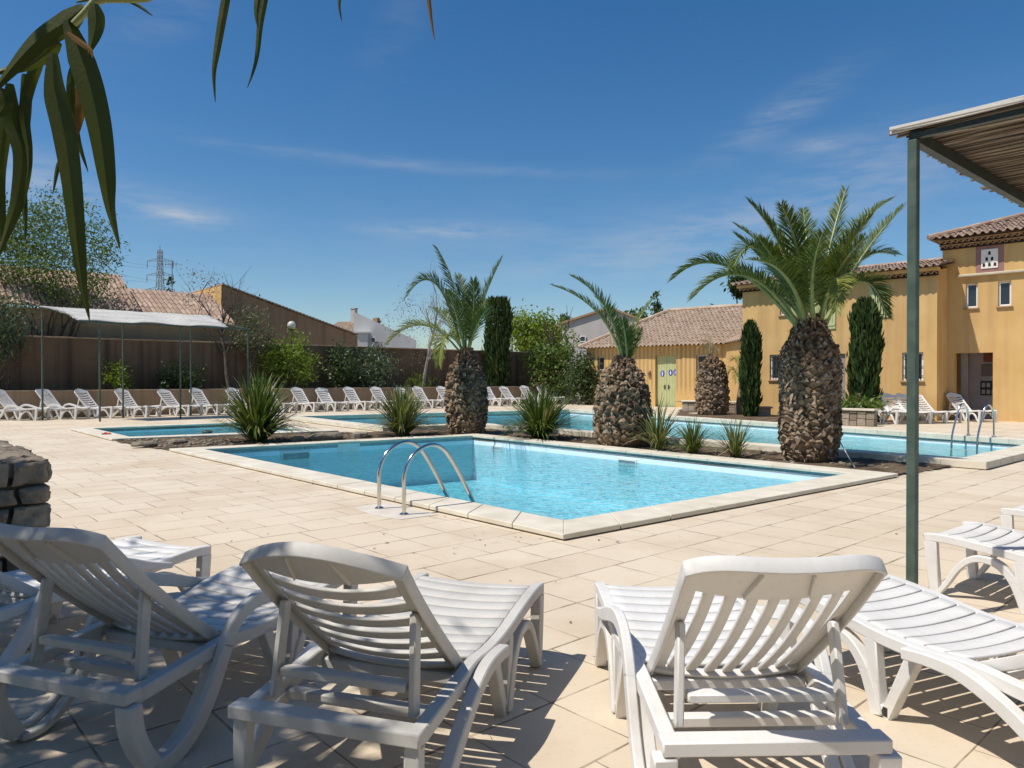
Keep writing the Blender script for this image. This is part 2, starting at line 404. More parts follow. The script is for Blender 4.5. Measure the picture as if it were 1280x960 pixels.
M['reedleaf_brown'] = mkleaf('brown_reed_leaf', (.20, .10, .03), (.26, .14, .045), .3, .5, .3)
M['blue'] = mk('blue_enamel', (.03, .055, .33), (.04, .07, .38), 5, .35)
M['red'] = mk('red_cloth', (.42, .06, .045), (.50, .09, .06), 12, .9)
M['redboard'] = mk('red_brown_board', (.20, .06, .04), (.24, .08, .05), 4, .7)
M['board'] = mk('dark_notice_board', (.05, .045, .04), (.09, .08, .07), 14, .6)
M['globe'] = mk('clouded_globe', (.55, .53, .50), (.68, .66, .63), 3, .15, spec=.6)
M['litter'] = mkleaf('fallen_leaf', (.12, .075, .035), (.25, .17, .08), .1, .8, .2)
# ================================================================ the pools and the ground
def offset_poly(P, w):
    """P counter-clockwise; w > 0 moves outwards"""
    n = len(P); out = []
    for i in range(n):
        a, b, c = P[i - 1], P[i], P[(i + 1) % n]
        d1 = (b - a); d1.z = 0; d1.normalize(); d2 = (c - b); d2.z = 0; d2.normalize()
        n1, n2 = Vector((d1.y, -d1.x, 0)), Vector((d2.y, -d2.x, 0))
        k = (n1 + n2); k = k / max(.3, 1 + n1.dot(n2)); out.append(b + k * w)
    return out
def ccw(P):
    s = sum(P[i].x * P[(i + 1) % len(P)].y - P[(i + 1) % len(P)].x * P[i].y for i in range(len(P)))
    return P if s > 0 else P[::-1]
def fill(name, outer, holes, z, mat):
    bm = bmesh.new(); es = []
    for L in [outer] + holes:
        vs = [bm.verts.new((p[0], p[1], z)) for p in L]
        es += [bm.edges.new((vs[i], vs[(i + 1) % len(vs)])) for i in range(len(vs))]
    bmesh.ops.triangle_fill(bm, use_beauty=True, use_dissolve=False, edges=es, normal=(0, 0, 1))
    bmesh.ops.recalc_face_normals(bm, faces=bm.faces)
    for f in bm.faces:
        if f.normal.z < 0: f.normal_flip()
    me = bpy.data.meshes.new(name); bm.to_mesh(me); bm.free(); me.materials.append(mat)
    o = bpy.data.objects.new(name, me); col.objects.link(o); return o
CZ = .06
N0 = gp(705, 651, CZ)
a_len = 9.68
P1 = [N0, N0 + B * 6.0, N0 + B * 6.0 + A * 9.5, N0 + A * a_len]
P1[1] = gp(1066, 591, CZ); P1[3] = gp(252, 561, CZ); P1[2] = gp(591, 544, CZ)
CZ2 = .13
c3 = gp(598, 528.3, CZ2); c4 = gp(1205, 572, CZ2); c1 = gp(372, 520, CZ2); c2 = gp(488, 532.6, CZ2)
c5 = c4 + B * 9.5
c7 = gp(712, 511.8, CZ2); fdir = (gp(1280, 549.5, CZ2) - c7).normalized()
# far edge meets the right edge
def meet(p, d, q, e):
    den = d.x * e.y - d.y * e.x; t = ((q.x - p.x) * e.y - (q.y - p.y) * e.x) / den
    return p + d * t
c6 = meet(c7, fdir, c4, B)
P2 = [c1, c2, c3, c4, c6, c7]
s1, s2, s3 = gp(114, 535.2, CZ), gp(161, 545.8, CZ), gp(392, 537.6, CZ)
s4 = meet(s1, B, s3, A)
P3 = [s1, s2, s3, s4]
P1, P2, P3 = ccw(P1), ccw(P2), ccw(P3)
CW = .44
def coping(name, P, w, z=CZ):
    mb = MB(); Q = offset_poly(P, w); I = offset_poly(P, -.03); n = len(P)
    for i in range(n):
        p0, p1, q0, q1 = I[i], I[(i + 1) % n], Q[i], Q[(i + 1) % n]
        L = (p1 - p0).length; k = max(2, round(L / .62)); g = .0035 / L
        for j in range(k):
            t0, t1 = j / k + (g if j else 0), (j + 1) / k - (g if j < k - 1 else 0)
            dz = random.uniform(-.002, .002)
            mb.prism([p0.lerp(p1, t0), q0.lerp(q1, t0), q0.lerp(q1, t1), p0.lerp(p1, t1)][::-1], .012, z + dz)
    o = mb.build(name, M['coping'], None, 0, bevel=.008, bseg=2); tag(o, kind='structure')
    mb = MB(); R = offset_poly(P, w - .03)
    for i in range(n):
        a, b, c, d = P[i], P[(i + 1) % n], R[(i + 1) % n], R[i]
        mb.prism([d, c, b, a], -.06, z - .02)
    s = mb.build('coping_bed', M['copside'], None, 0); tag(s, kind='structure')
    return Q
Q1 = coping('pool_coping', P1, CW); Q2 = coping('pool_coping', P2, CW, CZ2); Q3 = coping('pool_coping', P3, CW)
def basin(P, depth, water, wz, lin=None, tz=.03):
    mb = MB(); n = len(P)
    vs = [(p.x, p.y, tz) for p in P] + [(p.x, p.y, -depth) for p in P]
    mb.add(vs, [(i, (i + 1) % n, n + (i + 1) % n, n + i) for i in range(n)] + [tuple(range(n, 2 * n))])
    o = mb.build('pool_basin', lin or M['basin'], None, 0); tag(o, kind='structure')
    mb = MB(); mb.add([(p.x, p.y, wz) for p in P], [tuple(range(n))])
    w = mb.build('pool_water', M['water' if water == 1 else 'water2'], None, 0); tag(w, kind='structure')
    return o
bas1 = basin(P1, 1.0, 1, -.15); bas2 = basin(P2, .9, 2, -.09, None, .1); bas3 = basin(P3, .45, 2, -.1)
def skimmer(px, py, q, d, parent, w=.42, h=.17, blank=False):
    """white frame with a dark mouth set in the pool wall through q along d"""
    r = ray(px, py); t = ((q.x) * d.y - (q.y) * d.x) / (r.x * d.y - r.y * d.x)
    c = Vector((0, 0, CH)) + r * t; nn = Vector((d.y, -d.x, 0))
    if nn.dot(c) > 0: nn = -nn
    R = Matrix.Rotation(math.atan2(d.y, d.x), 4, 'Z').to_3x3()
    mb = MB()
    if blank:
        mb.box(c, (w, .012, h), R); return mb.build('wall_panel', M['frame_white'], parent, 0, .003)
    for s in (-1, 1):
        mb.box(c + d * s * (w / 2 - .02), (.04, .03, h), R); mb.box(c + Vector((0, 0, s * (h / 2 - .02))), (w - .082, .03, .04), R)
    o = mb.build('skimmer', M['frame_white'], parent, 0, .003)
    mb = MB(); mb.box(c, (w - .084, .014, h - .084), R); mb.build('opening', M['lead'], o, 0)
skimmer(370, 569.5, P1[3] if False else gp(252, 561, CZ), (gp(591, 544, CZ) - gp(252, 561, CZ)).normalized(), bas1, .62, .2)
skimmer(436, 558, gp(252, 561, CZ), (gp(591, 544, CZ) - gp(252, 561, CZ)).normalized(), bas1, .5, .24, True)
e2 = (gp(1066, 591, CZ) - gp(591, 544, CZ)).normalized()
skimmer(621, 560.5, gp(591, 544, CZ), e2, bas1, .42, .13); skimmer(784, 577.5, gp(591, 544, CZ), e2, bas1, .48, .13)

D_OUT = [Vector(p) for p in ((-26, -8, 0), (26, -8, 0), (26, 44, 0), (-26, 50, 0))]
HO = [offset_poly(P, CW - .06) for P in (P1, P2, P3)]
deck = tag(fill('deck', D_OUT, HO, 0, M['deck']), kind='structure')
big = [Vector(p) for p in ((-1500, -300, 0), (1500, -300, 0), (1500, 2500, 0), (-1500, 2500, 0))]
tag(fill('ground', big, HO, -.02, M['ground']), kind='structure')

# planting bed between the pools: bumpy soil, its edges under the coping
def inside(p, P):
    c = False; n = len(P)
    for i in range(n):
        a, b = P[i], P[(i + 1) % n]
        if (a.y > p.y) != (b.y > p.y) and p.x < (b.x - a.x) * (p.y - a.y) / (b.y - a.y) + a.x: c = not c
    return c
def outer(P, v, w): return offset_poly(P, w)[min(range(len(P)), key=lambda q: (P[q] - v).length)]
W_ = CW - .09
BED = [outer(P3, s2, W_), gp(149, 553.5), gp(203, 562.5), outer(P1, gp(252, 561, CZ), W_), outer(P1, gp(591, 544, CZ), W_), outer(P1, gp(1066, 591, CZ), W_), gp(1196, 583.5),
       outer(P2, c4, W_), outer(P2, c3, W_), outer(P2, c2, W_), gp(446, 541.5), outer(P3, s3, W_)]
def soil_z(x, y):
    return max(.006, .022 + .03 * noise.noise((x * 1.3, y * 1.3, 0)) + .022 * noise.noise((x * 4, y * 4, 3)) + .012 * noise.noise((x * 11, y * 11, 5)))
def bumpy(name, poly, cell, zf, mat):
    xs = [p.x for p in poly]; ys = [p.y for p in poly]
    x0, y0 = min(xs), min(ys); nx, ny = int((max(xs) - x0) / cell) + 2, int((max(ys) - y0) / cell) + 2
    idx = {}; vs = []; fs = []
    def vid(i, j):
        if (i, j) not in idx:
            x, y = x0 + i * cell, y0 + j * cell; idx[(i, j)] = len(vs); vs.append((x, y, zf(x, y)))
        return idx[(i, j)]
    for i in range(nx):
        for j in range(ny):
            if inside(Vector((x0 + (i + .5) * cell, y0 + (j + .5) * cell, 0)), poly):
                fs.append((vid(i, j), vid(i + 1, j), vid(i + 1, j + 1), vid(i, j + 1)))
    mb = MB(); mb.add(vs, fs); return mb.build(name, mat, None, 180)
tag(bumpy('planting_soil', BED, .07, soil_z, M['soil']), kind='structure')
# bed beyond the far pool edge, at the foot of the fourth palm and the cypress
BED2 = [gp(845, 521.5), gp(1010, 532.5), gp(1045, 533), gp(1045, 512), gp(850, 512)]
tag(bumpy('planting_soil', BED2, .15, lambda x, y: .03 + .05 * noise.noise((x, y, 1)), M['soil']), kind='structure')
pad = MB(); b0 = N0 - B * .5 + A * 1.5
pad.prism([b0 + A * -.2 - B * .02, b0 + A * -.16 - B * .45, b0 + A * .2 - B * .52, b0 + A * .75 - B * .48, b0 + A * .8 - B * .02][::-1], .001, .005)
tag(pad.build('cement_patch', M['pad'], None, 0), kind='structure')

# loose stones and chips in the bed
def stones(name, n, poly, lo, hi, mat, zf=soil_z):
    mb = MB(); xs = [p.x for p in poly]; ys = [p.y for p in poly]; k = 0
    while k < n:
        p = Vector((random.uniform(min(xs), max(xs)), random.uniform(min(ys), max(ys)), 0))
        if not inside(p, poly): continue
        r = random.uniform(lo, hi) ** 1; k += 1
        a0 = random.uniform(0, 6)
        vs = []
        for ring, (rz, rr) in enumerate(((-.3, .8), (.25, 1), (.6, .6))):
            for q in range(6):
                a = a0 + q * PI / 3; jr = random.uniform(.75, 1.15)
                vs.append((p.x + r * rr * jr * math.cos(a), p.y + r * rr * jr * math.sin(a), zf(p.x, p.y) + r * rz))
        fs = [(i * 6 + q, i * 6 + (q + 1) % 6, i * 6 + 6 + (q + 1) % 6, i * 6 + 6 + q) for i in range(2) for q in range(6)] + [tuple(12 + q for q in range(6))]
        mb.add(vs, fs)
    return mb.build(name, mat, None, 0)
tag(stones('gravel', 420, BED, .015, .05, M['rock']), 'loose gravel and chips on the planting soil', 'gravel', kind='stuff')
tag(stones('gravel', 160, [gp(152, 552), gp(206, 562), gp(300, 557), gp(280, 548)], .02, .06, M['rock']), 'pale rubble at the corner of the small pool', 'gravel', kind='stuff')
def rock(px, py, w, h, label):
    c = gp(px, py, .04); mb = MB(); vs = []; n = 9
    for (rz, rr) in ((-.1, .95), (.35, 1.05), (.8, .9), (1, .6)):
        for q in range(n):
            a = 2 * PI * q / n; jr = random.uniform(.82, 1.15)
            pp = B * (w / 2 * rr * jr * math.cos(a)) + A * (.55 * w / 2 * rr * jr * math.sin(a))
            vs.append((pp.x, pp.y, h * rz * random.uniform(.9, 1.1)))
    fs = [(i * n + q, i * n + (q + 1) % n, i * n + n + (q + 1) % n, i * n + n + q) for i in range(3) for q in range(n)] + [tuple(3 * n + q for q in range(n))]
    mb.add(vs, fs); o = mb.build('edging_rock', M['rock'], None, 0, .015, 1); o.location = c
    tag(o, label, 'rock', 'rocks edging the planting bed')
rock(408, 549, .9, .16, 'broad flat pale rock in the bed between two spiky clumps')
rock(372, 551, .35, .10, 'small pale rock beside the leftmost spiky clump')
rock(452, 546.5, .5, .12, 'medium pale rock just left of the second spiky clump')
rock(180, 557, .5, .08, 'flat rock at the outer corner of the small pool')
rock(222, 554, .4, .09, 'low rock in front of the small pool coping')

# things on the water and the coping
mb = MB(); fc = gp(259, 541, -.1); fc.z = -.09
mb.lathe([(.05, -.03), (.12, -.02), (.14, .02), (.12, .05), (.05, .07)], 14)
o = mb.build('pool_float', M['iron'], None); o.location = fc; tag(o, 'small dark float on the water of the small pool', 'float')
def cloth_f(u, v, w):
    return Vector(((u - .5) * .2, (v - .5) * .13, .012 + .03 * abs(noise.noise((u * 4, v * 3, 1))) * 2 + w * .012))
mb = MB(); mb.slab(cloth_f, 10, 7); o = mb.build('cloth', M['red'], None, 60); o.location = gp(133, 543, CZ); o.location.z = CZ - .008
o.rotation_euler.z = .5; tag(o, 'small crumpled red cloth on the coping of the small pool', 'cloth')
mb = MB(); mb.tube(cr([tuple(dp(1046, 545, 12.2)), tuple(dp(1060, 570, 12.0)), tuple(gp(1069, 585, .04))], 5), .009, 6)
o = mb.build('garden_stake', M['lead'], None); tag(o, 'thin pale stake leaning by the biggest palm trunk', 'stake')

# fallen leaves on the paving
V = []
for k in range(130):
    if k < 85: p = Vector((random.uniform(-4.5, .6), random.uniform(1.6, 7), 0))
    else: p = Vector((random.uniform(-6, 5), random.uniform(2, 12), 0))
    if any(inside(p, q) for q in (Q1, Q2, Q3)): continue
    a = random.uniform(0, 6.3); L = random.uniform(.008, .026); w = L * random.uniform(.2, .4)
    d, s = Vector((math.cos(a), math.sin(a), 0)), Vector((-math.sin(a), math.cos(a), 0)); z = Vector((0, 0, .006))
    V.append([p + z - d * L, p + z * 2 + s * w, p + z + d * L + Vector((0, 0, random.uniform(0, .008))), p + z * .9 - s * w])
tag(quads_obj('fallen_leaves', V, M['litter']), 'dry leaves fallen on the paving', 'leaves', kind='stuff')

# ================================================================ the ladders
def ladder(base_mid, along, inw, gap, over, top, label, depth=.75, lean=.12, back=.75):
    e = empty('pool_ladder', base_mid, 0, label, 'ladder')
    for s in (-1, 1):
        o = along * (s * gap / 2)
        pts = [o + Vector((0, 0, 0)), o + Vector((0, 0, top * .35)), o + Vector((0, 0, top * .62)) + inw * .01, o + inw * over * .12 + Vector((0, 0, top * .86)),
               o + inw * over * .33 + Vector((0, 0, top * .985)), o + inw * over * .52 + Vector((0, 0, top * .93)), o + inw * over * .70 + Vector((0, 0, top * .66)), o + inw * over * .97 + Vector((0, 0, .06)),
               o + inw * (over + lean) + Vector((0, 0, -.25)), o + inw * (over + lean + .03) + Vector((0, 0, -depth))]
        mb = MB(); mb.tube(cr(pts, 7), .0215, 14); r = mb.build('handrail', M['chrome'], e, 60)
        mb = MB(); mb.lathe([(.05, 0), (.05, .008), (.03, .022), (.0235, .024)], 18, tuple(o + Vector((0, 0, .004)))); mb.build('flange', M['chrome'], r, 40)
    for k in range(3):
        zz = -.28 - .2 * k; c = inw * (over + lean - .01 + .01 * k); mb = MB()
        mb.beam(tuple(c - along * gap / 2 + Vector((0, 0, zz))), tuple(c + along * gap / 2 + Vector((0, 0, zz))), .09, .03); mb.build('step', M['frame_white'], e, 0, .004)
    return e
ladder((gp(473.5, 636.5) + gp(505.6, 643.5)) / 2, A, B, .48, .93, .71, 'steel ladder with two curved handrails at the near pool')
lq = gp(1215, 546, CZ2); inn = Vector((fdir.y, -fdir.x, 0))
if inn.dot(c4 - lq) < 0: inn = -inn
fl = (gp(1211.5, 545, CZ2) + gp(1241, 545.5, CZ2)) / 2
ladder(fl, fdir, inn, .55, .62, .72, 'steel ladder at the far edge of the big pool before the passage', lean=.02)

# ================================================================ dry stone block at the left
def stone_block():
    D0 = 4.8; c = dp(63, 571, D0); zt = c.z
    e = empty('stone_wall', (c.x, c.y, 0), 0, 'rough dark stone wall end standing in shade at left', 'wall')
    LA, LB = 2.4, 2.6
    core = MB(); g = .05
    pc = [A * g - B * g, A * g - B * (LB - g), A * (LA - g) - B * (LB - g), A * (LA - g) - B * g]
    core.prism(pc, 0, zt - .05); core.build('core', M['mortar'], e, 0)
    mb = MB()
    def stone(o, ux, uy, un, w, h, d):
        """irregular rounded block with its face at o + (0..w)ux + (0..h)uy, un outwards"""
        j = lambda s: random.uniform(-s, s)
        def f(u, v, ww):
            x, y = u * w, v * h
            bulge = (1 - (2 * u - 1) ** 8) * (1 - (2 * v - 1) ** 8)
            q = o + ux * x + uy * y
            n_ = noise.noise(q * 9) * .024 + noise.noise(q * 23) * .02 + noise.noise(q * 50) * .010
            return q + un * ((-d) if not ww else (bulge * .016 - .008 + n_)) + ux * (noise.noise(q * 8 + Vector((5, 0, 0))) * .022) + uy * (noise.noise(q * 8 + Vector((0, 7, 0))) * .014)
        mb.slab(f, 8, 8)
    Z = Vector((0, 0, 1))
    z = 0.0
    rows = []
    while z < zt - .03:
        h = random.uniform(.11, .19); h = min(h, zt - .02 - z)
        if zt - z - h < .09: h = zt - .02 - z
        rows.append((z, h)); z += h
    for z, h in rows:
        x = 0
        while x < LB - .02:
            w = min(random.uniform(.13, .30), LB - x)
            if LB - x - w < .1: w = LB - x
            stone(-B * x + Z * (z + .012) - B * .012, -B, Z, -A, w - .03, h - .022, .12); x += w
        x = 0
        while x < LA - .02:
            w = min(random.uniform(.15, .32), LA - x)
            if LA - x - w < .1: w = LA - x
            stone(A * (x + .012) + Z * (z + .012), A, Z, B, w - .03, h - .022, .12); x += w
    y = .02
    while y < LA:
        d = random.uniform(.25, .5); x = .01
        while x < LB:
            w = random.uniform(.25, .55)
            stone(-B * x + A * y + Z * (zt - .012 + random.uniform(-.02, .015)), -B, A, Z, min(w, LB - x) - .025, min(d, LA - y) - .025, .1); x += w
        y += d
    mb.build('stones', M['stone'], e, 50)
    return e
stone_block()
# ================================================================ sun loungers
RAILZ = [(0.0, .365), (.12, .372), (.35, .352), (.6, .322), (.8, .318), (.95, .33), (1.15, .315), (1.47, .285)]
def zs(x):
    for (a, za), (b, zb) in zip(RAILZ, RAILZ[1:]):
        if x <= b: t = max(0, (x - a) / (b - a)); t = t * t * (3 - 2 * t) if False else t; return za + (zb - za) * t
    return RAILZ[-1][1]
HX, HZ_ = .95, .345            # hinge
SL, HW = .83, .285             # backrest length, half width
def make_lounger(mat, kind, slats, ang, name='sun_lounger'):
    """foot at x = 0, head towards +x; kind 'arch' or 'loop' side frames; slats 'across' or 'along'"""
    e = empty(name)
    bv = .005
    for s in (-1, 1):
        y0, y1 = sorted((s * .285, s * .335))
        yo0, yo1 = sorted((s * .29, s * .345))
        rp = cr([(x, z) for x, z in RAILZ], 4)
        mb = MB(); mb.ribbon(rp, .052, y0, y1)
        if kind == 'loop':
            # the rail climbs into an elbow beside the hinge
            pp = cr([(.30, .345), (.45, .375), (.62, .43), (.78, .468), (.90, .455), (.985, .40), (1.03, .33)], 5)
            mb.ribbon(pp, [.03 + .03 * min(1, i / 8) for i in range(len(pp))], *sorted((s * .336, s * .372)))
        mb.build('side_rail', mat, e, 40, bv)
        # foot leg with the arch that runs into the middle leg
        mb = MB()
        mb.ribbon([(.035, .345), (.045, .2), (.065, .0)], [.075, .07, .06], y0, y1)
        ap = cr([(.085, .015), (.14, .10), (.20, .20), (.27, .268), (.35, .285), (.43, .262), (.50, .19), (.545, .09), (.575, .0)], 4)
        mb.ribbon(ap, [.028 + .03 * (i / (len(ap) - 1)) for i in range(len(ap))], yo0, yo1)
        mb.build('leg', mat, e, 40, bv)
        mb = MB()
        mb.ribbon([(.535, .31), (.55, .16), (.575, .0)], [.06, .055, .05], y0, y1)
        mb.ribbon([(.74, .31), (.67, .15), (.605, .0)], [.055, .05, .05], y0, y1)
        mb.ribbon([(.55, .028), (.63, .028)], .05, y0, y1)
        mb.build('leg', mat, e, 40, bv)
        mb = MB()
        if kind == 'loop':
            lp = cr([(1.02, .345), (1.06, .27), (1.12, .165), (1.20, .075), (1.30, .022), (1.385, .022)], 5)
            mb.ribbon(lp, [.062] * len(lp), *sorted((s * .336, s * .372)))
            mb.ribbon(lp, [.03] * len(lp), y0, y1)
            mb.ribbon(cr([(1.385, .03), (1.43, .10), (1.465, .19), (1.475, .28)], 4), .058, *sorted((s * .30, s * .372)))
        else:
            lp = cr([(.72, .315), (.84, .325), (.97, .315), (1.12, .255), (1.26, .165), (1.37, .075), (1.43, .0)], 5)
            mb.ribbon(lp, [.045 + .022 * (i / (len(lp) - 1)) for i in range(len(lp))], *sorted((s * .337, s * .385)))
            mb.ribbon([(1.455, .28), (1.46, .14), (1.455, .0)], [.055, .05, .045], y0, y1)
            mb.ribbon([(1.40, .028), (1.47, .028)], .05, y0, *(() if False else (y1,)))
        mb.build('leg', mat, e, 40, bv)
    # seat: dished slats across, a broad rounded foot end
    mb = MB(); n = 9; x = -.015
    edges = [-.02, .135] + [.135 + (.93 - .135) * (k + 1) / 9 for k in range(9)]
    for k in range(len(edges) - 1):
        xa, xb = edges[k] + .0055, edges[k + 1] - .0055
        def f(u, v, w, xa=xa, xb=xb, k=k):
            y = (v - .5) * .575; q = (abs(v - .5) * 2)
            xx = xa + (xb - xa) * u
            if k == 0: xx += (1 - u) * .035 * q ** 3
            z = zs(max(0, xx)) + .028 - .016 * (1 - q * q) + (w - 1) * .013 - (.02 * (1 - u) ** 3 if k == 0 else 0)
            return Vector((xx, y, z))
        mb.slab(f, 5 if k == 0 else 2, 10)
    for y in (-.15, .15):      # ribs under the slats
        mb.ribbon(cr([(x, zs(x) - .004) for x in (.02, .2, .4, .6, .8, .92)], 3), .022, y - .006, y + .006)
    mb.build('seat', mat, e, 50, .0025)
    # cross bars between the rails
    for xb, zb, w, h, hw in ((1.462, .305, .075, .045, .345), (1.0, .30, .05, .04, .287), (1.24, .275, .045, .035, .287)):
        mb = MB(); mb.box((xb, 0, zb), (w, hw * 2, h)); mb.build('crossbar', mat, e, 40, bv)
    # backrest
    ca, sa = math.cos(ang), math.sin(ang)
    def bm_(s, y, d):      # along, across, depth (+ towards the sitter)
        return Vector((HX + s * ca - d * sa, y, HZ_ + s * sa + d * ca))
    def dish(s, y):
        q = y / HW; return .034 * (q * q - 1) + .035 * math.sin(PI * min(1, s / SL)) * -.4 + .02 * max(0, s / SL - .7)
    def top(y): q = abs(y) / (HW + .012); return SL + .022 - (.145 if slats == 'across' else .075) * q ** (1.8 if slats == 'across' else 4.5)
    def half(s): return HW - .012 + .02 * s / SL
    br = empty('backrest'); br.parent = e
    mb = MB()
    # side pieces with their back flange, header, bottom bar
    for sg in (-1, 1):
        def f(u, v, w, sg=sg):
            s = .0 + u * (top(HW) - .006); y = sg * (half(s) - v * .052); return bm_(s, y, dish(s, y) + (w - 1) * .013)
        mb.slab(f, 12, 3)
        def g(u, v, w, sg=sg):
            s = .0 + u * (top(HW) - .012); y = sg * (half(s) + .004 - w * .011); return bm_(s, y, dish(s, y) + .002 - v * .045)
        mb.slab(g, 12, 1)
    def hd(u, v, w):
        y = (v - .5) * 2 * (HW + .008); s0 = .665 - (.02 * (1 - (2 * v - 1) ** 2)); s = s0 + u * (top(y) - s0); return bm_(s, y, dish(s, y) + (w - 1) * .013)
    mb.slab(hd, 6, 20)
    def rim(u, v, w):
        y = (u - .5) * 2 * (HW + .010); s = top(y) + .002 - w * .013; return bm_(s, y, dish(s, y) + .003 - v * .05)
    mb.slab(rim, 28, 1)
    def bb(u, v, w):
        s = -.01 + u * .06; y = (v - .5) * 2 * half(s); return bm_(s, y, dish(s, y) + (w - 1) * .03)
    mb.slab(bb, 1, 8)
    for yy in (-.1, .1):
        def rb(u, v, w, yy=yy):
            s = .665 + u * (.13); y = yy * (1 - .25 * u) + (w - .5) * .008; return bm_(s, y, dish(s, y) - .01 - v * .018)
        mb.slab(rb, 3, 1)
    mb.build('back_frame', mat, br, 45, .003)
    mb = MB()
    if slats == 'across':
        n = 6; s0, s1 = .055, .64; st = (s1 - s0) / n
        for k in range(n):
            def f(u, v, w, k=k):
                y = (v - .5) * 2 * (HW - .052); sag = .03 * (1 - (2 * v - 1) ** 2)
                s = s0 + st * (k + .20 + .56 * u) - sag * (.35 + .4 * k / n); return bm_(s, y, dish(s, y) + .002 + (w - 1) * .013)
            mb.slab(f, 2, 12)
    else:
        n = 7; yw = HW - .055
        for k in range(n):
            def f(u, v, w, k=k):
                s = .05 + u * .62; y = -yw + 2 * yw * (k + .24 + .52 * v) / n; return bm_(s, y, dish(s, y) + .002 - .012 * math.sin(PI * u) + (w - 1) * .014)
            mb.slab(f, 14, 2)
    mb.build('slats', mat, br, 50, .002)
    # the prop: two arms down to the rails and their bar
    sp = .46; p0 = bm_(sp, 0, -.036); mb = MB()
    ex = 1.355; ez = .31
    for sg in (-1, 1):
        a = Vector((p0.x, sg * .247, p0.z)); b = Vector((ex, sg * .262, ez))
        mb.beam(a, b, .024, .046)
    t = .72; c = p0.lerp(Vector((ex, 0, ez)), t)
    mb.beam((c.x, -.235, c.z), (c.x, .235, c.z), .05, .03)
    mb.build('support', mat, e, 40, bv)
    return e
def put(o, foot, head_dir, label, group='white plastic sun loungers'):
    o.location = (foot.x, foot.y, 0); o.rotation_euler = (0, 0, math.atan2(head_dir[1], head_dir[0]))
    tag(o, label, 'sun lounger', group); return o
def head(base_foot, hd):  # helper
    return Vector((hd[0], hd[1], 0)).normalized()
G1 = 'sun loungers around the near pool'
R = math.radians
# centre-right, back to the camera
put(make_lounger(M['white'], 'loop', 'along', R(42)), Vector((.745, 3.67, 0)), (.03, -1), 'white sun lounger with lengthwise back slats, sunlit, its back to the viewer', G1)
# centre-left, older plastic with shade in its colour
put(make_lounger(M['aged_shaded'], 'arch', 'across', R(43)), Vector((-.16, 3.74, 0)), (-.30, -.955), 'greyed sun lounger with crosswise back slats, half in shade, its back to the viewer', G1)
# left, in the shade
put(make_lounger(M['aged_shaded'], 'loop', 'along', R(42)), Vector((-1.13, 4.02, 0)), (-.34, -.94), 'shaded grey sun lounger with lengthwise back slats and a looped rear leg', G1)
put(make_lounger(M['white'], 'loop', 'along', R(38)), Vector((-2.12, 4.60, 0)), (-.44, -.90), 'shaded sun lounger beside the stone block, only its foot and frame showing', G1)
l4 = put(make_lounger(M['white'], 'arch', 'across', R(30)), Vector((1.60, 3.72, 0)), (.40, -.92), 'sunlit white sun lounger in front of the green post, cut by the frame', G1)
l5 = copy_tree(l4); put(l5, Vector((2.96, 5.02, 0)), (.62, -.78), 'white sun lounger foot standing just beyond the green post', G1)
l6 = copy_tree(l4); put(l6, Vector((4.08, 5.95, 0)), (.62, -.78), 'white sun lounger barely in view, farther than the one by the post', G1)

# the long row by the low wall
LWQ, LWD = Vector((-16.5, 26.7, 0)), Vector((.755, .655, 0)).normalized()
LWN = Vector((LWD.y, -LWD.x, 0))       # from the wall towards the pools
GR = 'row of white sun loungers along the low wall'
p_arch = make_lounger(M['white'], 'arch', 'across', R(50)); p_loop = make_lounger(M['white'], 'loop', 'along', R(49))
p_along = make_lounger(M['white'], 'arch', 'across', R(47))
row = [(-14, 'loop', 'loop-framed sun lounger at the left end of the far row, cut by the frame'),
       (42, 'loop', 'loop-framed sun lounger left of the first canopy post, next from the frame edge'),
       (89, 'arch', 'brightly lit sun lounger directly left of the first front canopy post'),
       (140, 'arch', 'sun lounger in canopy shade directly right of the first front canopy post'),
       (193, 'along', 'sun lounger in canopy shade directly left of the second front canopy post'),
       (233, 'arch', 'sun lounger in canopy shade directly right of the second front canopy post'),
       (279, 'arch', 'sun lounger half hidden behind the left side of the leftmost spiky clump'),
       (322, 'arch', 'sun lounger almost hidden behind the right side of the leftmost spiky clump'),
       (360, 'arch', 'far row sun lounger first clear of the leftmost spiky clump'),
       (391, 'along', 'far row sun lounger second to the right of the leftmost spiky clump'),
       (425, 'arch', 'far row sun lounger third to the right of the leftmost spiky clump'),
       (459, 'arch', 'far row sun lounger just left of the second spiky clump'),
       (489, 'along', 'far row sun lounger with only its top above the second spiky clump'),
       (511, 'arch', 'far row sun lounger behind the right side of the second spiky clump'),
       (541, 'arch', 'far row sun lounger touching the left edge of the leftmost palm trunk'),
       (597, 'arch', 'far row sun lounger touching the right edge of the leftmost palm trunk'),
       (619, 'along', 'far row sun lounger second to the right of the leftmost palm trunk'),
       (645, 'arch', 'far row sun lounger behind the left side of the third spiky clump'),
       (666, 'arch', 'far row sun lounger behind the middle of the third spiky clump'),
       (697, 'along', 'last sun lounger of the far row, by the end of the low wall')]
first = {}
for i, (px, kd, lab) in enumerate(row):
    proto = {'arch': p_arch, 'loop': p_loop, 'along': p_along}[kd]
    o = copy_tree(proto) if kd in first else proto; first[kd] = 1
    q = on_line(px + 8, LWQ + LWN * .42, LWD)
    an = R(float(np.interp(px, [-20, 40, 250, 370, 700], [-2, -6, -24, -37, -50])) + random.uniform(-3, 3)); hd = Vector((-math.cos(an), -math.sin(an), 0))
    ang = {'arch': R(50), 'loop': R(49), 'along': R(47)}[kd]
    xt = (HX + SL * math.cos(ang)) * 1.08
    put(o, q - hd * xt + LWD * .05, hd, 'white ' + lab, GR); o.scale = (1.08, 1.08, 1.08)
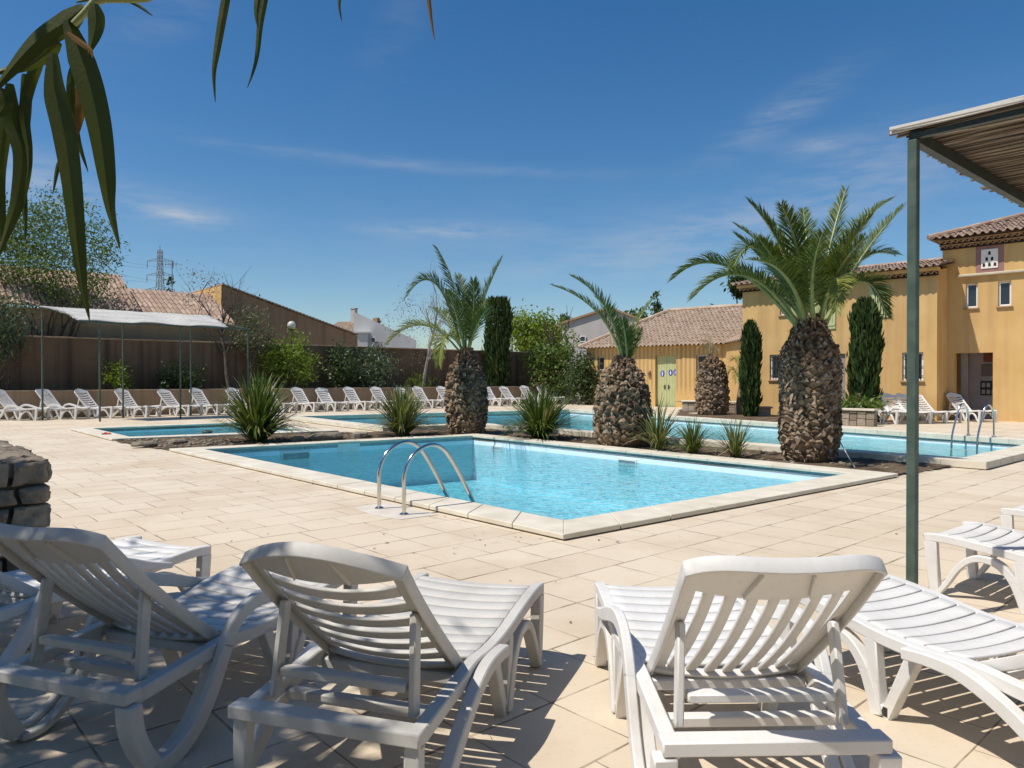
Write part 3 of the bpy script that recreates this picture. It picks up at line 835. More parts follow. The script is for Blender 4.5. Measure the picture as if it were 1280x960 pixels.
# the four by the passage, and two half hidden ones
GP = 'white sun loungers before the yellow house'
q_arch = make_lounger(M['white'], 'arch', 'across', R(46))
for i, lab in enumerate(('white sun lounger farthest left of the group before the passage',
                         'white sun lounger just left of the green post, second of the group before the passage',
                         'white sun lounger third of the group before the passage, partly behind the green post',
                         'white sun lounger nearest the passage opening, last of the group of four')):
    o = copy_tree(p_loop) if i == 0 else (q_arch if i == 1 else copy_tree(q_arch))
    put(o, Vector((12.2, 22.7, 0)) + Vector((.945, .30, 0)) * (.63 * i + random.uniform(-.04, .04)), (-.30 + random.uniform(-.05, .05), .945), lab, GP)
o = copy_tree(q_arch); put(o, gp(1236, 528), (-.2, .95), 'white sun lounger behind the far pool ladder, low in the passage opening', GP)
o = copy_tree(q_arch); put(o, gp(985, 513), (-.75, -.2), 'white sun lounger half hidden between the cypress and the biggest palm', GP)
o = copy_tree(q_arch); put(o, gp(1040, 513), (.95, .15), 'white sun lounger mostly hidden behind the biggest palm trunk', GP)
for o in (): bpy.data.objects.remove(o)
# ================================================================ plants
def bez(p0, p1, p2, t): return p0 * (1 - t) ** 2 + p1 * 2 * t * (1 - t) + p2 * t * t
def frond(parent, p0, p1, p2, leaf, mat, n=60, rr=.03, start=.17, name='frond', droop=.25, dens=1.0):
    """feather frond: rachis with two ranks of narrow leaflets; points local to parent"""
    e = empty(name); e.parent = parent
    pts = [bez(p0, p1, p2, i / 16) for i in range(17)]
    mb = MB(); mb.tube([tuple(p) for p in pts], [rr * (1 - .85 * i / 16) for i in range(17)], 5); mb.build('rachis', M['rachis'] if mat is not M['frond_dry'] else M['frond_dry'], e, 60)
    V = []; up = Vector((0, 0, 1)); S0 = None
    for i in range(n):
        t = start + (1 - start) * (i + .5) / n
        P = bez(p0, p1, p2, t); T = ((p1 - p0) * (1 - t) + (p2 - p1) * t).normalized()
        S = T.cross(up)
        if S.length < .15: S = T.cross(Vector((0, 1, 0)))
        S.normalize()
        if S0 is not None and S.dot(S0) < 0: S = -S
        S0 = S; Nn = S.cross(T).normalized()
        prof = (min(1, (t - start) / .25) * .55 + .45) * (1 - max(0, t - .55) / .45 * .62)
        for sg in (-1, 1):
            if random.random() > dens: continue
            L = leaf * prof * random.uniform(.85, 1.1); al = R(62 - 34 * t + random.uniform(-7, 7)); be = R(random.uniform(8, 42))
            d = T * math.cos(al) + (S * sg * math.cos(be) + Nn * math.sin(be)) * math.sin(al)
            w = .0115 * (.6 + .4 * prof) * (leaf / .5) ** .5
            wd = T.cross(d).normalized().cross(d).normalized() * w
            m = P + d * L * .55; tip = P + d * L - up * droop * L * random.uniform(.5, 1.1) * (1 - abs(T.z) * .4)
            V.append([P - wd * .6, m - wd, m + wd, P + wd * .6]); V.append([m - wd, tip, tip + wd * .15, m + wd])
    quads_obj('leaflets', V, mat, e); return e
def palm_trunk(parent, H, prof, nsc, seed=1, size=.15, jt=1.0):
    """thick stubby trunk: profile (height fraction, radius), covered with cut leaf bases"""
    r_ = random.Random(seed)
    def rad(h):
        for (a, ra), (b, rb) in zip(prof, prof[1:]):
            if h <= b: t = (h - a) / (b - a); t = t * t * (3 - 2 * t); return ra + (rb - ra) * t
        return prof[-1][1]
    mb = MB()
    mb.lathe([(rad(i / 24) - .035, H * i / 24 - .08 * (i == 0)) for i in range(25)], 28)
    tips = MB()
    for k in range(nsc):
        h = min(1, max(0, (k + .5) / nsc + r_.uniform(-.012, .012) * jt)); z = h * H; a = k * 2.39996 + r_.uniform(-.16, .16) * jt; R0 = rad(h)
        s = size * r_.uniform(1 - .4 * jt, 1 + .3 * jt) * (.62 + .45 * (R0 / .5)); o = Vector((math.cos(a), math.sin(a), 0)); tt = Vector((-o.y, o.x, 0)); up = Vector((0, 0, 1))
        sk = r_.uniform(-.22, .22) * jt; tt, up = tt * math.cos(sk) + up * math.sin(sk), up * math.cos(sk) - tt * math.sin(sk)
        c = o * R0 + Vector((0, 0, z))
        fr = max(0, (h - .70) / .30)
        out = r_.uniform(.045 - .033 * jt, .055 + .025 * jt) + .03 * fr; rise = s * r_.uniform(.7 - .4 * jt, .95 + .1 * jt) + .03 * fr
        w = s * r_.uniform(.52, .74) * (1 - .3 * fr)
        lo, le, ri = c - up * s * .55 - o * .05, c - tt * w - o * .03, c + tt * w - o * .03
        t0 = c + o * out + up * rise * .6 + tt * r_.uniform(-.03, .03); tl, tr = t0 - tt * w * r_.uniform(.25, .6) - up * r_.uniform(0, .04), t0 + tt * w * r_.uniform(.25, .6) - up * r_.uniform(0, .04)
        tp = t0 + up * s * r_.uniform(.05, .3) - o * r_.uniform(0, .03); bk = c + up * s * .75 - o * .05
        mb.add([lo, le, ri, tl, tr, tp, bk], [(0, 2, 4, 3), (0, 3, 1), (3, 4, 5), (1, 3, 5, 6), (4, 2, 6, 5)])
        if r_.random() < .25:    # pale cut face on the stub
            e_ = o * .006; tips.add([tl + e_, tr + e_, tp + e_ + up * .012], [(0, 1, 2)])
        for q_ in range(2 if fr > .05 else 1):
            if r_.random() < .35 + .4 * fr:     # ragged fibre
                q = t0 + o * r_.uniform(.0, .07) - up * r_.uniform(.02, .15) + tt * r_.uniform(-.05, .05); mb.add([tl, tr, q], [(0, 1, 2)])
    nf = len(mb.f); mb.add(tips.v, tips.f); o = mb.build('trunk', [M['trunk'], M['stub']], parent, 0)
    for p in o.data.polygons:
        if p.index >= nf: p.material_index = 1
    return o
def palm(base, H, prof, nsc, label, seed, size=.15, jt=1.0):
    e = empty('palm_tree', base, 0, label, 'palm tree', 'palm trees by the pools'); palm_trunk(e, H, prof, nsc, seed, size, jt); return e
def fr_px(e, D, b, c, t, dc=0, dt=0, leaf=.5, mat='frond', n=60, rr=.03, **k):
    o = Vector(e.location)
    return frond(e, dp(b[0], b[1], D) - o, dp(c[0], c[1], D + dc) - o, dp(t[0], t[1], D + dt) - o, leaf, M[mat], n, rr, **k)

# biggest palm, right of the middle
pb = gp(1012, 574, .04); D4 = pb.y
pm = palm((pb.x, pb.y, .03), 2.40, [(0, .38), (.06, .41), (.14, .46), (.4, .44), (.64, .46), (.74, .41), (.86, .26), (1, .10)], 1000, 'biggest palm with a full green crown and a scaly barrel trunk', 3, .155, .45)
fl4 = [((1065, 325), (1129, 258), 0, .3), ((1046, 285), (1114, 249), .5, .9), ((1030, 320), (1057, 238), .1, .5),
       ((985, 300), (936, 252), .2, .4), ((1000, 300), (977, 257), -.5, -1.1), ((985, 320), (922, 283), .6, 1.2), ((975, 335), (921, 295), .2, .5),
       ((945, 262), (918, 332), -.3, -.9), ((900, 288), (842, 348), .1, .2), ((930, 298), (866, 372), -.3, -.5), ((1055, 298), (1046, 388), -.9, -1.4),
       ((1082, 303), (1108, 394), -.1, .1), ((1010, 300), (1004, 262), .5, 1.4), ((1035, 330), (1090, 270), -.4, -.8), ((990, 325), (940, 325), -.9, -1.7),
       ((1060, 300), (1118, 318), .5, .9), ((965, 335), (905, 345), .8, 1.8), ((1000, 330), (960, 275), .9, 1.6), ((1035, 340), (1080, 298), -.8, -1.5),
       ((1008, 340), (1028, 292), -1.0, -1.8), ((985, 345), (950, 300), -.6, -1.2)]
for i, (c, t, dc, dt) in enumerate(fl4):
    bx = 1017 + (t[0] - 1015) * .12
    fr_px(pm, D4, (bx, 408), c, t, dc, dt, .46, 'frond_old' if i == 10 else 'frond', 110, .042, droop=.2)
# leftmost palm
pb = gp(583, 541, .04); D1 = pb.y
pm = palm((pb.x, pb.y, .03), 2.12, [(0, .43), (.08, .46), (.3, .50), (.55, .48), (.74, .38), (.88, .21), (1, .08)], 900, 'leftmost palm with a few arching fronds above a bulging trunk', 5, .13)
for i, (c, t, dc, dt) in enumerate([((578, 360), (546, 309), .1, .3), ((600, 375), (627, 324), .0, .0), ((548, 305), (508, 371), -.2, -.4), ((530, 378), (486, 428), .2, .3), ((553, 390), (549, 455), -.6, -1.0),
                                    ((583, 370), (572, 345), .3, .7), ((595, 385), (592, 352), -.3, -.5), ((570, 385), (560, 365), -.6, -1.2), ((590, 395), (607, 375), .6, 1.2), ((560, 390), (540, 385), .7, 1.4), ((595, 400), (610, 385), -.5, -1.0)]):
    fr_px(pm, D1, (583 + (t[0] - 583) * .06, 443), c, t, dc, dt, .48, 'frond_old' if i in (3, 4) else 'frond', 88, .03, droop=.16)
# palm with three fronds
pb = gp(778, 556, .05); D2 = pb.y
pm = palm((pb.x, pb.y, .03), 1.80, [(0, .46), (.1, .53), (.35, .55), (.6, .50), (.78, .37), (.9, .19), (1, .06)], 950, 'squat palm with only three tall fronds, before the door with signs', 9, .13)
for i, (c, t, dc, dt) in enumerate([((762, 378), (691, 357), .1, .3), ((768, 370), (714, 345), -.2, -.5), ((785, 405), (825, 364), .2, .3), ((772, 395), (745, 372), .4, .8), ((784, 425), (778, 400), -.2, -.4), ((790, 430), (800, 412), .2, .4)]):
    fr_px(pm, D2, (780 + i, 460), c, t, dc, dt, .34 if i != 2 else .26, 'frond', 84, .032, droop=.12, dens=1 if i != 2 else .8)
# bald palm beyond the far pool
pb = gp(890, 518.3, .03); D3 = pb.y
pm = palm((pb.x, pb.y, .0), 2.25, [(0, .50), (.1, .58), (.35, .60), (.6, .55), (.83, .43), (.94, .2), (1, .06)], 520, 'nearly bald palm stump with a few dry fronds, beyond the far pool', 12, .19)
for c, t, dc, dt in [((884, 424), (872, 436), 0, 0), ((890, 420), (880, 428), .2, .3), ((893, 426), (897, 440), -.3, -.5), ((887, 428), (889, 421), .1, .2)]:
    fr_px(pm, D3, (887, 452), c, t, dc, dt, .28, 'frond_dry', 22, .03, droop=.3)
# small palm beside the cypress
pb = gp(925, 518.5, 0)
e = empty('small_palm', pb, 0, 'young small palm with thin drooping fronds left of the narrow cypress', 'palm tree')
mb = MB(); mb.lathe([(.14, 0), (.16, .4), (.12, .8), (.06, 1.1)], 10); mb.build('trunk', M['trunk'], e, 40)
for c, t, dc, dt in [((915, 448), (909, 474), 0, 0), ((922, 440), (916, 450), .2, .4), ((932, 445), (944, 470), .2, .3), ((928, 440), (934, 446), .4, .8), ((918, 455), (921, 478), -.5, -.9)]:
    fr_px(e, pb.y, (925, 478), c, t, dc, dt, .4, 'frond_old', 26, .02, droop=.35)

def spiky(px, py, wpx, hpx, label, mat, n=190, z=.03):
    b = gp(px, py, z); D = b.y; H, W = hpx / F * D, wpx / F * D
    V = []
    for k in range(n):
        a = random.uniform(0, 2 * PI); q = random.random() ** .75
        o = Vector((math.cos(a), math.sin(a), 0)); st = o * random.uniform(0, .16 * W)
        Lh = H * (1.06 - .50 * q ** 2.2) * random.uniform(.72, 1.0); out = W * (.10 + 1.75 * q) * random.uniform(.8, 1.1)
        m1 = st + o * out * .35 + Vector((0, 0, Lh * .62)); tip = st + o * out + Vector((0, 0, Lh * (1.0 - .35 * q)))
        if q > .62 and random.random() < .6: tip.z *= random.uniform(.1, .6)
        sd = Vector((-o.y, o.x, 0)).lerp(o, random.uniform(-.5, .5)).normalized(); w = random.uniform(.010, .019) * (H / 1.2)
        lat = Vector((-o.y, o.x, 0)) * random.uniform(-.12, .12) * H; tip = tip + lat + o * random.uniform(-.06, .06) * H; m1 = m1 - lat * random.uniform(-.2, .5)
        pts = [bez(st, m1, tip, t) for t in (0, .3, .6, .85, 1)]; ws = [w * .7, w, w * .9, w * .5, w * .06]
        for i in range(4): V.append([pts[i] - sd * ws[i], pts[i] + sd * ws[i], pts[i + 1] + sd * ws[i + 1], pts[i + 1] - sd * ws[i + 1]])
    # leaves join strip by strip so each blade keeps one colour
    me_v = np.array(V, dtype=np.float32).reshape(n, 4, 4, 3)
    vs = []; fs = []
    for k in range(n):
        c0 = len(vs)
        for i in range(4): vs += [tuple(me_v[k, i, 0]), tuple(me_v[k, i, 1])]
        vs += [tuple(me_v[k, 3, 3]), tuple(me_v[k, 3, 2])]
        fs += [(c0 + 2 * i, c0 + 2 * i + 1, c0 + 2 * i + 3, c0 + 2 * i + 2) for i in range(4)]
    mb = MB(); mb.add(vs, fs); o = mb.build('spiky_plant', mat, None, 60); o.location = b
    return tag(o, label, 'plant', 'spiky plants in the planting bed')
spiky(322, 552, 46, 94, 'biggest spiky green clump, leftmost in the bed', M['spike'], 480)
spiky(503, 544, 40, 66, 'arching spiky clump second from left, before the far row of loungers', M['spike_pale'], 480)
spiky(675, 548, 44, 70, 'dense spiky clump between the leftmost palm and the squat palm', M['spike'], 560)
spiky(822, 562, 30, 72, 'tall sparse spiky clump touching the squat palm trunk', M['spike_pale'], 110)
spiky(866, 567, 28, 48, 'short green spiky clump in the middle of three near the squat palm', M['spike'], 200)
spiky(919, 571, 32, 56, 'yellowish spiky clump next to the biggest palm trunk', M['spike_pale'], 130)

# ---------------------------------------------------------------- leafy crowns
def crown(name, mat, blobs, n, size, parent, clump=.22, asp=.42, up=0.0, per=26):
    """leaves in clumps spread through ellipsoids (cx,cy,cz,rx,ry,rz)"""
    vol = np.array([b[3] * b[4] * b[5] for b in blobs]); pr = vol / vol.sum()
    nc = max(1, n // per); bi = rng.choice(len(blobs), nc, p=pr); bl = np.array(blobs)[bi]
    d = rng.normal(size=(nc, 3)); d /= np.linalg.norm(d, axis=1)[:, None]
    rad = (.30 + .70 * rng.random(nc) ** .5)[:, None]
    cc = bl[:, :3] + d * rad * bl[:, 3:]
    C = np.repeat(cc, per, axis=0) + rng.normal(size=(nc * per, 3)) * clump
    m = len(C)
    ax = rng.normal(size=(m, 3)) + np.array([0, 0, up]); ax /= np.linalg.norm(ax, axis=1)[:, None]
    s = np.cross(ax, rng.normal(size=(m, 3))); s /= np.linalg.norm(s, axis=1)[:, None]
    L = size * rng.uniform(.6, 1.25, m)[:, None]
    V = np.stack([C - ax * L * .5, C + s * L * asp * .5 - ax * L * .06, C + ax * L * .5, C - s * L * asp * .5 - ax * L * .06], axis=1)
    return quads_obj(name, V, mat, parent)
def limbs(mb, base, H, n, spread, r0, sub=2, top=.9, lean=0.0, seed=1, first=.25):
    r_ = random.Random(seed)
    def grow(p, d, L, r, lev):
        pts = [p]; q = p.copy(); dd = d.copy()
        for i in range(4):
            dd = (dd + Vector((r_.uniform(-.16, .16), r_.uniform(-.16, .16), r_.uniform(-.04, .14)))).normalized(); q = q + dd * L / 4; pts.append(q.copy())
        mb.tube([tuple(x) for x in pts], [r * (1 - .62 * i / 4) for i in range(5)], 6 if lev else 9)
        if lev < sub:
            for k in range(3 if lev else n):
                i = r_.choice((2, 3, 4)); a = r_.uniform(0, 6.3); s = spread * r_.uniform(.6, 1.2)
                nd = (dd + Vector((math.cos(a) * s, math.sin(a) * s, r_.uniform(0, .4)))).normalized()
                grow(pts[i], nd, L * r_.uniform(.45, .7), r * .42, lev + 1)
    grow(base, Vector((lean, 0, 1)).normalized(), H * top * .62, r0, 0)
def tree(name, base, H, blobs, leaf, n, size, label, cat='tree', group=None, r0=.12, nl=5, spread=.7, bark='bark', clump=.22, asp=.42, seed=1, stems=1, sub=2, lean=0.0, per=26, up=0.0, part='crown'):
    e = empty(name, base, 0, label, cat, group)
    mb = MB(); r_ = random.Random(seed)
    for k in range(stems):
        o = Vector((r_.uniform(-.3, .3), r_.uniform(-.3, .3), 0)) * (0 if stems == 1 else 1)
        limbs(mb, o, H * r_.uniform(.8, 1) if stems > 1 else H, nl, spread, r0, sub, .9, lean + (r_.uniform(-.35, .35) if stems > 1 else 0), seed * 7 + k)
    mb.build('trunk', M[bark], e, 60)
    if n: crown(part, M[leaf], blobs, n, size, e, clump, asp, up, per)
    return e
def pxblobs(base, D, items):
    """ellipsoids given by their middle and half size in the picture at distance D, local to base"""
    out = []
    for px, py, rx, ry, dz in items:
        c = dp(px, py, D + dz) - Vector(base); k = D / F
        out.append((c.x, c.y, c.z, rx * k, rx * k, ry * k))
    return out
BWQ = LWQ - LWN * 1.8          # back wall line
def behind(px, off): return on_line(px, LWQ - LWN * off, LWD)
# tree at the far left, behind the wall
b = behind(55, 3.3); b.z = 0
tree('leafy_tree', b, 6.6, pxblobs(b, b.y, [(30, 290, 40, 34, 0), (75, 268, 36, 26, .6), (110, 300, 34, 32, 0), (60, 330, 40, 26, -.4), (120, 345, 28, 22, 0), (15, 340, 28, 30, .5), (85, 372, 30, 18, 0), (0, 300, 25, 40, 0)]), 'mid', 11500, .15,
     'airy multi-stemmed tree behind the brown wall at far left', r0=.07, nl=6, spread=.5, stems=7, seed=4, clump=.3)
b = behind(-2, 1.1)
tree('oleander_bush', b, 3.6, pxblobs(b, b.y, [(2, 395, 26, 34, 0), (-14, 420, 30, 34, 0), (14, 425, 16, 14, 0)]), 'oleander', 2600, .24, 'grey-green oleander bush at the left edge against the brown wall', 'bush', r0=.05, stems=4, nl=3, seed=8, asp=.22)
b = behind(150, 1.0); b.z = .8
tree('bush', b, 1.3, pxblobs(b, b.y, [(146, 470, 15, 17, 0), (154, 482, 14, 10, 0)]), 'lime', 700, .16, 'small yellow-green bush behind the loungers left of the canopy middle', 'bush', 'bushes before the brown wall', r0=.03, stems=3, nl=3, seed=3, clump=.12)
b = behind(222, .95); b.z = .8
tree('bush', b, 1.4, pxblobs(b, b.y, [(215, 467, 22, 17, 0), (236, 465, 20, 12, 0), (222, 480, 26, 9, 0)]), 'darkleaf', 1500, .15, 'dark glossy bush with pale leaf tips under the canopy', 'bush', 'bushes before the brown wall', r0=.03, stems=3, nl=3, seed=5, clump=.14)
b = behind(360, 1.0); b.z = .8
tree('bush', b, 2.6, pxblobs(b, b.y, [(358, 440, 26, 22, 0), (345, 460, 22, 24, 0), (374, 462, 22, 24, 0), (335, 480, 18, 12, .3), (372, 430, 16, 12, 0)]), 'lime', 3000, .2, 'tall lime-green feathery bush under the globe lamp', 'bush', 'bushes before the brown wall', r0=.05, stems=4, nl=4, seed=6, clump=.2, asp=.3)
b = behind(428, .9); b.z = .8
tree('bush', b, 1.8, pxblobs(b, b.y, [(426, 455, 16, 24, 0), (418, 476, 14, 14, 0), (436, 470, 14, 18, 0)]), 'darkleaf', 1700, .17, 'dark shrub against the wall left of the glossy oleander', 'bush', 'bushes before the brown wall', r0=.04, stems=3, nl=3, seed=7)
b = behind(470, .85); b.z = .8
tree('oleander_bush', b, 2.2, pxblobs(b, b.y, [(470, 462, 24, 28, 0), (455, 470, 18, 22, 0), (482, 455, 16, 18, 0)]), 'oleander', 2400, .26, 'big-leaved shiny oleander just left of the pale trunk', 'bush', r0=.04, stems=4, nl=3, seed=9, asp=.22)
b = behind(529, .95); b.z = .8
tree('olive_tree', b, 5.4, pxblobs(b, b.y, [(520, 390, 34, 26, 0), (500, 405, 22, 22, 0), (540, 400, 24, 26, .5), (528, 440, 16, 20, 0)]), 'twig', 1000, .10, 'sparse grey tree with a pale straight trunk behind the leftmost palm', r0=.10, nl=9, spread=.85, bark='bark_pale', seed=11, clump=.28, sub=3)
b = behind(532, .7); b.z = .8
tree('bush', b, 1.0, pxblobs(b, b.y, [(522, 478, 12, 13, 0), (540, 482, 9, 9, 0)]), 'lime', 420, .2, 'low grassy green tuft at the foot of the pale trunk', 'bush', 'bushes before the brown wall', r0=.02, stems=3, nl=2, seed=13, asp=.15, up=2.0)
# bare tree and olive beyond the wall, in front of the tiled house
b = behind(288, 1.2); b.z = .8
tree('bare_tree', b, 6.0, pxblobs(b, b.y, [(250, 362, 26, 22, 0), (262, 350, 18, 16, 0)]), 'twig', 260, .12, 'nearly leafless tree with thin twigs before the tiled roof', r0=.11, nl=7, spread=.8, seed=16, sub=3, lean=-.22)
b = behind(312, 1.3); b.z = .8
tree('olive_tree', b, 3.4, pxblobs(b, b.y, [(312, 410, 20, 20, 0), (300, 396, 14, 10, 0), (322, 424, 16, 12, 0), (305, 424, 14, 12, 0)]), 'olive', 1300, .16, 'thin olive with yellowish leaves against the brown gable', r0=.06, nl=5, seed=17, clump=.25)
# trees right of the wall end
b = gp(690, 503.5)
tree('leafy_tree', b, 5.0, pxblobs(b, b.y + 3, [(665, 415, 26, 20, 0), (690, 408, 18, 12, 0), (672, 440, 28, 22, 0), (650, 405, 14, 10, 1), (690, 432, 20, 22, 0)]), 'lime', 4200, .30, 'bright green round tree behind the end of the brown wall', r0=.13, nl=6, seed=21, clump=.35)
b = gp(690, 504.5)
tree('tall_shrub', b, 3.2, pxblobs(b, b.y, [(685, 465, 24, 28, 0), (705, 450, 18, 22, 0), (672, 450, 14, 22, 0), (712, 478, 20, 20, 0)]), 'mid', 3600, .26, 'mid-green tall shrub at the end of the lounger row', 'bush', r0=.06, stems=4, nl=4, seed=22, clump=.3)
b = gp(738, 506)
tree('tall_shrub', b, 2.6, pxblobs(b, b.y, [(735, 465, 19, 26, 0), (742, 485, 17, 20, 0), (722, 480, 14, 22, 0)]), 'darkleaf', 3200, .22, 'dark green dense shrub at the left corner of the toilet building', 'bush', r0=.06, stems=4, nl=4, seed=23, clump=.26)

def cypress(base, Hpx, wpx, topy, label, n=5200, seed=1, prof=None):
    e = empty('cypress_tree', base, 0, label, 'cypress', 'narrow cypresses'); D = base.y; k = D / F
    H = (HZ - topy) * k + CH - base.z; W = wpx * k / 2
    mb = MB(); mb.tube([(0, 0, 0), (0, 0, H * .5), (0, 0, H * .9)], [.13, .09, .03], 8); mb.build('trunk', M['bark'], e, 60)
    prof = prof or [(0, .55), (.08, .8), (.3, .95), (.6, 1), (.8, .92), (.93, .66), (1, .12)]
    h = rng.random(n) ** .9; r = np.interp(h, [p[0] for p in prof], [p[1] for p in prof]) * W
    a = rng.random(n) * 2 * PI; lump = 1 + .13 * np.sin(a * 3 + h * 9 + seed) + .10 * np.sin(a * 7 - h * 23 + seed * 2) + np.where(rng.random(n) < .07, rng.uniform(.05, .32, n), 0)
    q = (.55 + .45 * rng.random(n) ** .6) * lump
    C = np.stack([np.cos(a) * r * q, np.sin(a) * r * q, h * H], axis=1)
    o = np.stack([np.cos(a), np.sin(a), np.zeros(n)], axis=1)
    ax = o * rng.uniform(.05, .5, (n, 1)) + np.array([0, 0, 1.0]) + rng.normal(size=(n, 3)) * .14; ax /= np.linalg.norm(ax, axis=1)[:, None]
    s = np.cross(ax, rng.normal(size=(n, 3))); s /= np.linalg.norm(s, axis=1)[:, None]
    L = (.34 * rng.uniform(.6, 1.2, n))[:, None]
    V = np.stack([C - ax * L * .45, C + s * L * .13, C + ax * L * .55, C - s * L * .13], axis=1)
    quads_obj('crown', V, M['cypress'], e); return e
b = behind(622, .95); b.z = .8; cypress(b, 0, 32, 373, 'clipped dark cypress between the leftmost palm and the wall end', 5200, 1, [(0, .8), (.5, .95), (.85, 1), (.95, .9), (1, .6)])
b = gp(938, 521.5); cypress(b, 0, 23, 404, 'small narrow cypress left of the biggest palm', 3600, 2)
b = gp(1081, 527); cypress(b, 0, 34, 376, 'thick clipped cypress against the yellow house', 6000, 3, [(0, .8), (.3, .95), (.6, 1), (.82, .93), (.94, .72), (1, .25)])
b = gp(1078, 530); b.z = .4
tree('bush', b, .8, pxblobs(b, b.y, [(1072, 510, 24, 10, 0), (1088, 508, 14, 9, 0), (1060, 514, 10, 8, 0)]), 'mid', 1500, .16, 'low bright green bush on the stone planter under the thick cypress', 'bush', r0=.03, stems=3, nl=3, seed=31, clump=.1)
b = gp(970, 518); b.z = .05
tree('bush', b, .7, pxblobs(b, b.y, [(969, 508, 8, 8, 0)]), 'darkleaf', 500, .13, 'tiny round bush left of the biggest palm trunk', 'bush', r0=.02, stems=2, nl=2, seed=33, clump=.09)

# far trees
def far_tree(px, topy, w, D, label, leaf='cypress', n=700, H=None, kind='cone'):
    p = dp(px, HZ, D); p.z = 0; k = D / F; top = (HZ - topy) * k + CH
    e = empty('conifer', p, 0, label, 'tree', 'far dark conifers'); mb = MB(); mb.tube([(0, 0, 0), (0, 0, top * .9)], [.25, .05], 6); mb.build('trunk', M['bark'], e, 60)
    if kind == 'cone': bl = [(0, 0, top * (.55 + .42 * i / 6), w * k / 2 * (1 - .75 * i / 6), w * k / 2 * (1 - .75 * i / 6), top * .06 + .4) for i in range(7)]
    else: bl = [(0, 0, top - w * k * .55, w * k / 2, w * k / 2, w * k * .55), (w * k * .2, 0, top - w * k * 1.0, w * k * .5, w * k * .5, w * k * .5)]
    crown('crown', M[leaf], bl, n, 16 * k * .28 + .3, e, .35, .4, .8)
far_tree(211.5, 344, 9, 110, 'tiny dark cypress beside the electricity pylon')
far_tree(821, 366, 12, 110, 'small dark conifer tip above the left of the tiled toilet roof')
far_tree(894, 371, 9, 120, 'tiny dark conifer tip above the middle of the tiled toilet roof')
far_tree(921, 345, 17, 90, 'dark conifer top directly left of the yellow house', n=1300, kind='round')
far_tree(905, 377, 8, 125, 'lowest dark conifer tip, left of the conifer by the yellow house')
far_tree(798, 388, 26, 95, 'dark bushy tree top behind the left hip of the tiled roof', leaf='mid', n=900, kind='round')
far_tree(705, 394, 30, 120, 'dark tree top peeping over the grey house roof', leaf='darkleaf', n=900, kind='round')
far_tree(640, 402, 60, 100, 'broad dark green tree top beyond the wall behind the clipped cypress', leaf='mid', n=1500, kind='round')
# ================================================================ buildings
class Fac:
    def __init__(s, name, q, d, px0, label, cat='house', group=None, z=0.0):
        s.d = Vector((d[0], d[1], 0)).normalized(); s.q = Vector((q[0], q[1], 0)); s.o = on_line(px0, s.q, s.d)
        s.n = Vector((-s.d.y, s.d.x, 0)); s.rz = math.atan2(s.d.y, s.d.x)
        s.e = empty(name, (s.o.x, s.o.y, z), s.rz, label, cat, group)
    def u(s, px): return (on_line(px, s.q, s.d) - s.o).dot(s.d)
    def uz(s, px, py):
        p = on_line(px, s.q, s.d); r = ray(px, py); return (p - s.o).dot(s.d), CH + r.z * (p.y / r.y)
    def rect(s, x0, y0, x1, y1):
        """opening from picture corners: (u0, u1, z0, z1)"""
        ua, za = s.uz(x0, y0); ub, zb = s.uz(x1, y1); return ua, ub, zb, za
def facade(mb, x0, x1, z0, z1, ops, y=0.0, depth=.16):
    xs = sorted({x0, x1, *[o[0] for o in ops], *[o[1] for o in ops]}); zz = sorted({z0, z1, *[o[2] for o in ops], *[o[3] for o in ops]})
    xs = [v for v in xs if x0 <= v <= x1]; zz = [v for v in zz if z0 <= v <= z1]
    for a, b in zip(xs, xs[1:]):
        for c, d in zip(zz, zz[1:]):
            m, k = (a + b) / 2, (c + d) / 2
            if any(o[0] < m < o[1] and o[2] < k < o[3] for o in ops): continue
            mb.add([(a, y, c), (b, y, c), (b, y, d), (a, y, d)], [(0, 1, 2, 3)])
    for o in ops:
        a, b, c, d = o[:4]; D = o[4] if len(o) > 4 else depth
        mb.add([(a, y, c), (b, y, c), (b, y, d), (a, y, d), (a, y + D, c), (b, y + D, c), (b, y + D, d), (a, y + D, d)],
               [(0, 3, 7, 4), (1, 5, 6, 2), (3, 2, 6, 7), (0, 4, 5, 1)])
def window(par, o, y=0.0, depth=.16, bars=0, mull=False, sill=True, name='window'):
    a, b, c, d = o[:4]; fw = min(.07, (b - a) * .16)
    w = empty(name); w.parent = par; yy = y + depth - .05
    mb = MB()
    for x in (a + fw / 2, b - fw / 2): mb.box((x, yy, (c + d) / 2), (fw, .06, d - c))
    for z in (c + fw / 2, d - fw / 2): mb.box(((a + b) / 2, yy + .001, z), (b - a - 2 * fw, .056, fw))
    if mull: mb.box(((a + b) / 2, yy, (c + d) / 2), (.06, .05, d - c - 2 * fw))
    mb.build('frame', M['frame_white'], w, 0, .006)
    mb = MB(); mb.box(((a + b) / 2, yy + .015, (c + d) / 2), (b - a - 2 * fw, .012, d - c - 2 * fw)); mb.build('pane', M['glass'], w, 0)
    if bars:
        mb = MB()
        for k in range(bars): x = a + fw + (b - a - 2 * fw) * (k + .5) / bars; mb.tube([(x, y + .05, c + .02), (x, y + .05, d - .02)], .011, 6)
        for t in (.18, .5, .82): mb.tube([(a + .01, y + .05, c + (d - c) * t), (b - .01, y + .05, c + (d - c) * t)], .011, 6)
        mb.build('bars', M['iron'], w, 60)
    if sill:
        mb = MB(); mb.box(((a + b) / 2, y + .03, c - .03), (b - a + .1, .2, .055)); mb.build('sill', M['genoise'], w, 0, .008)
    return w
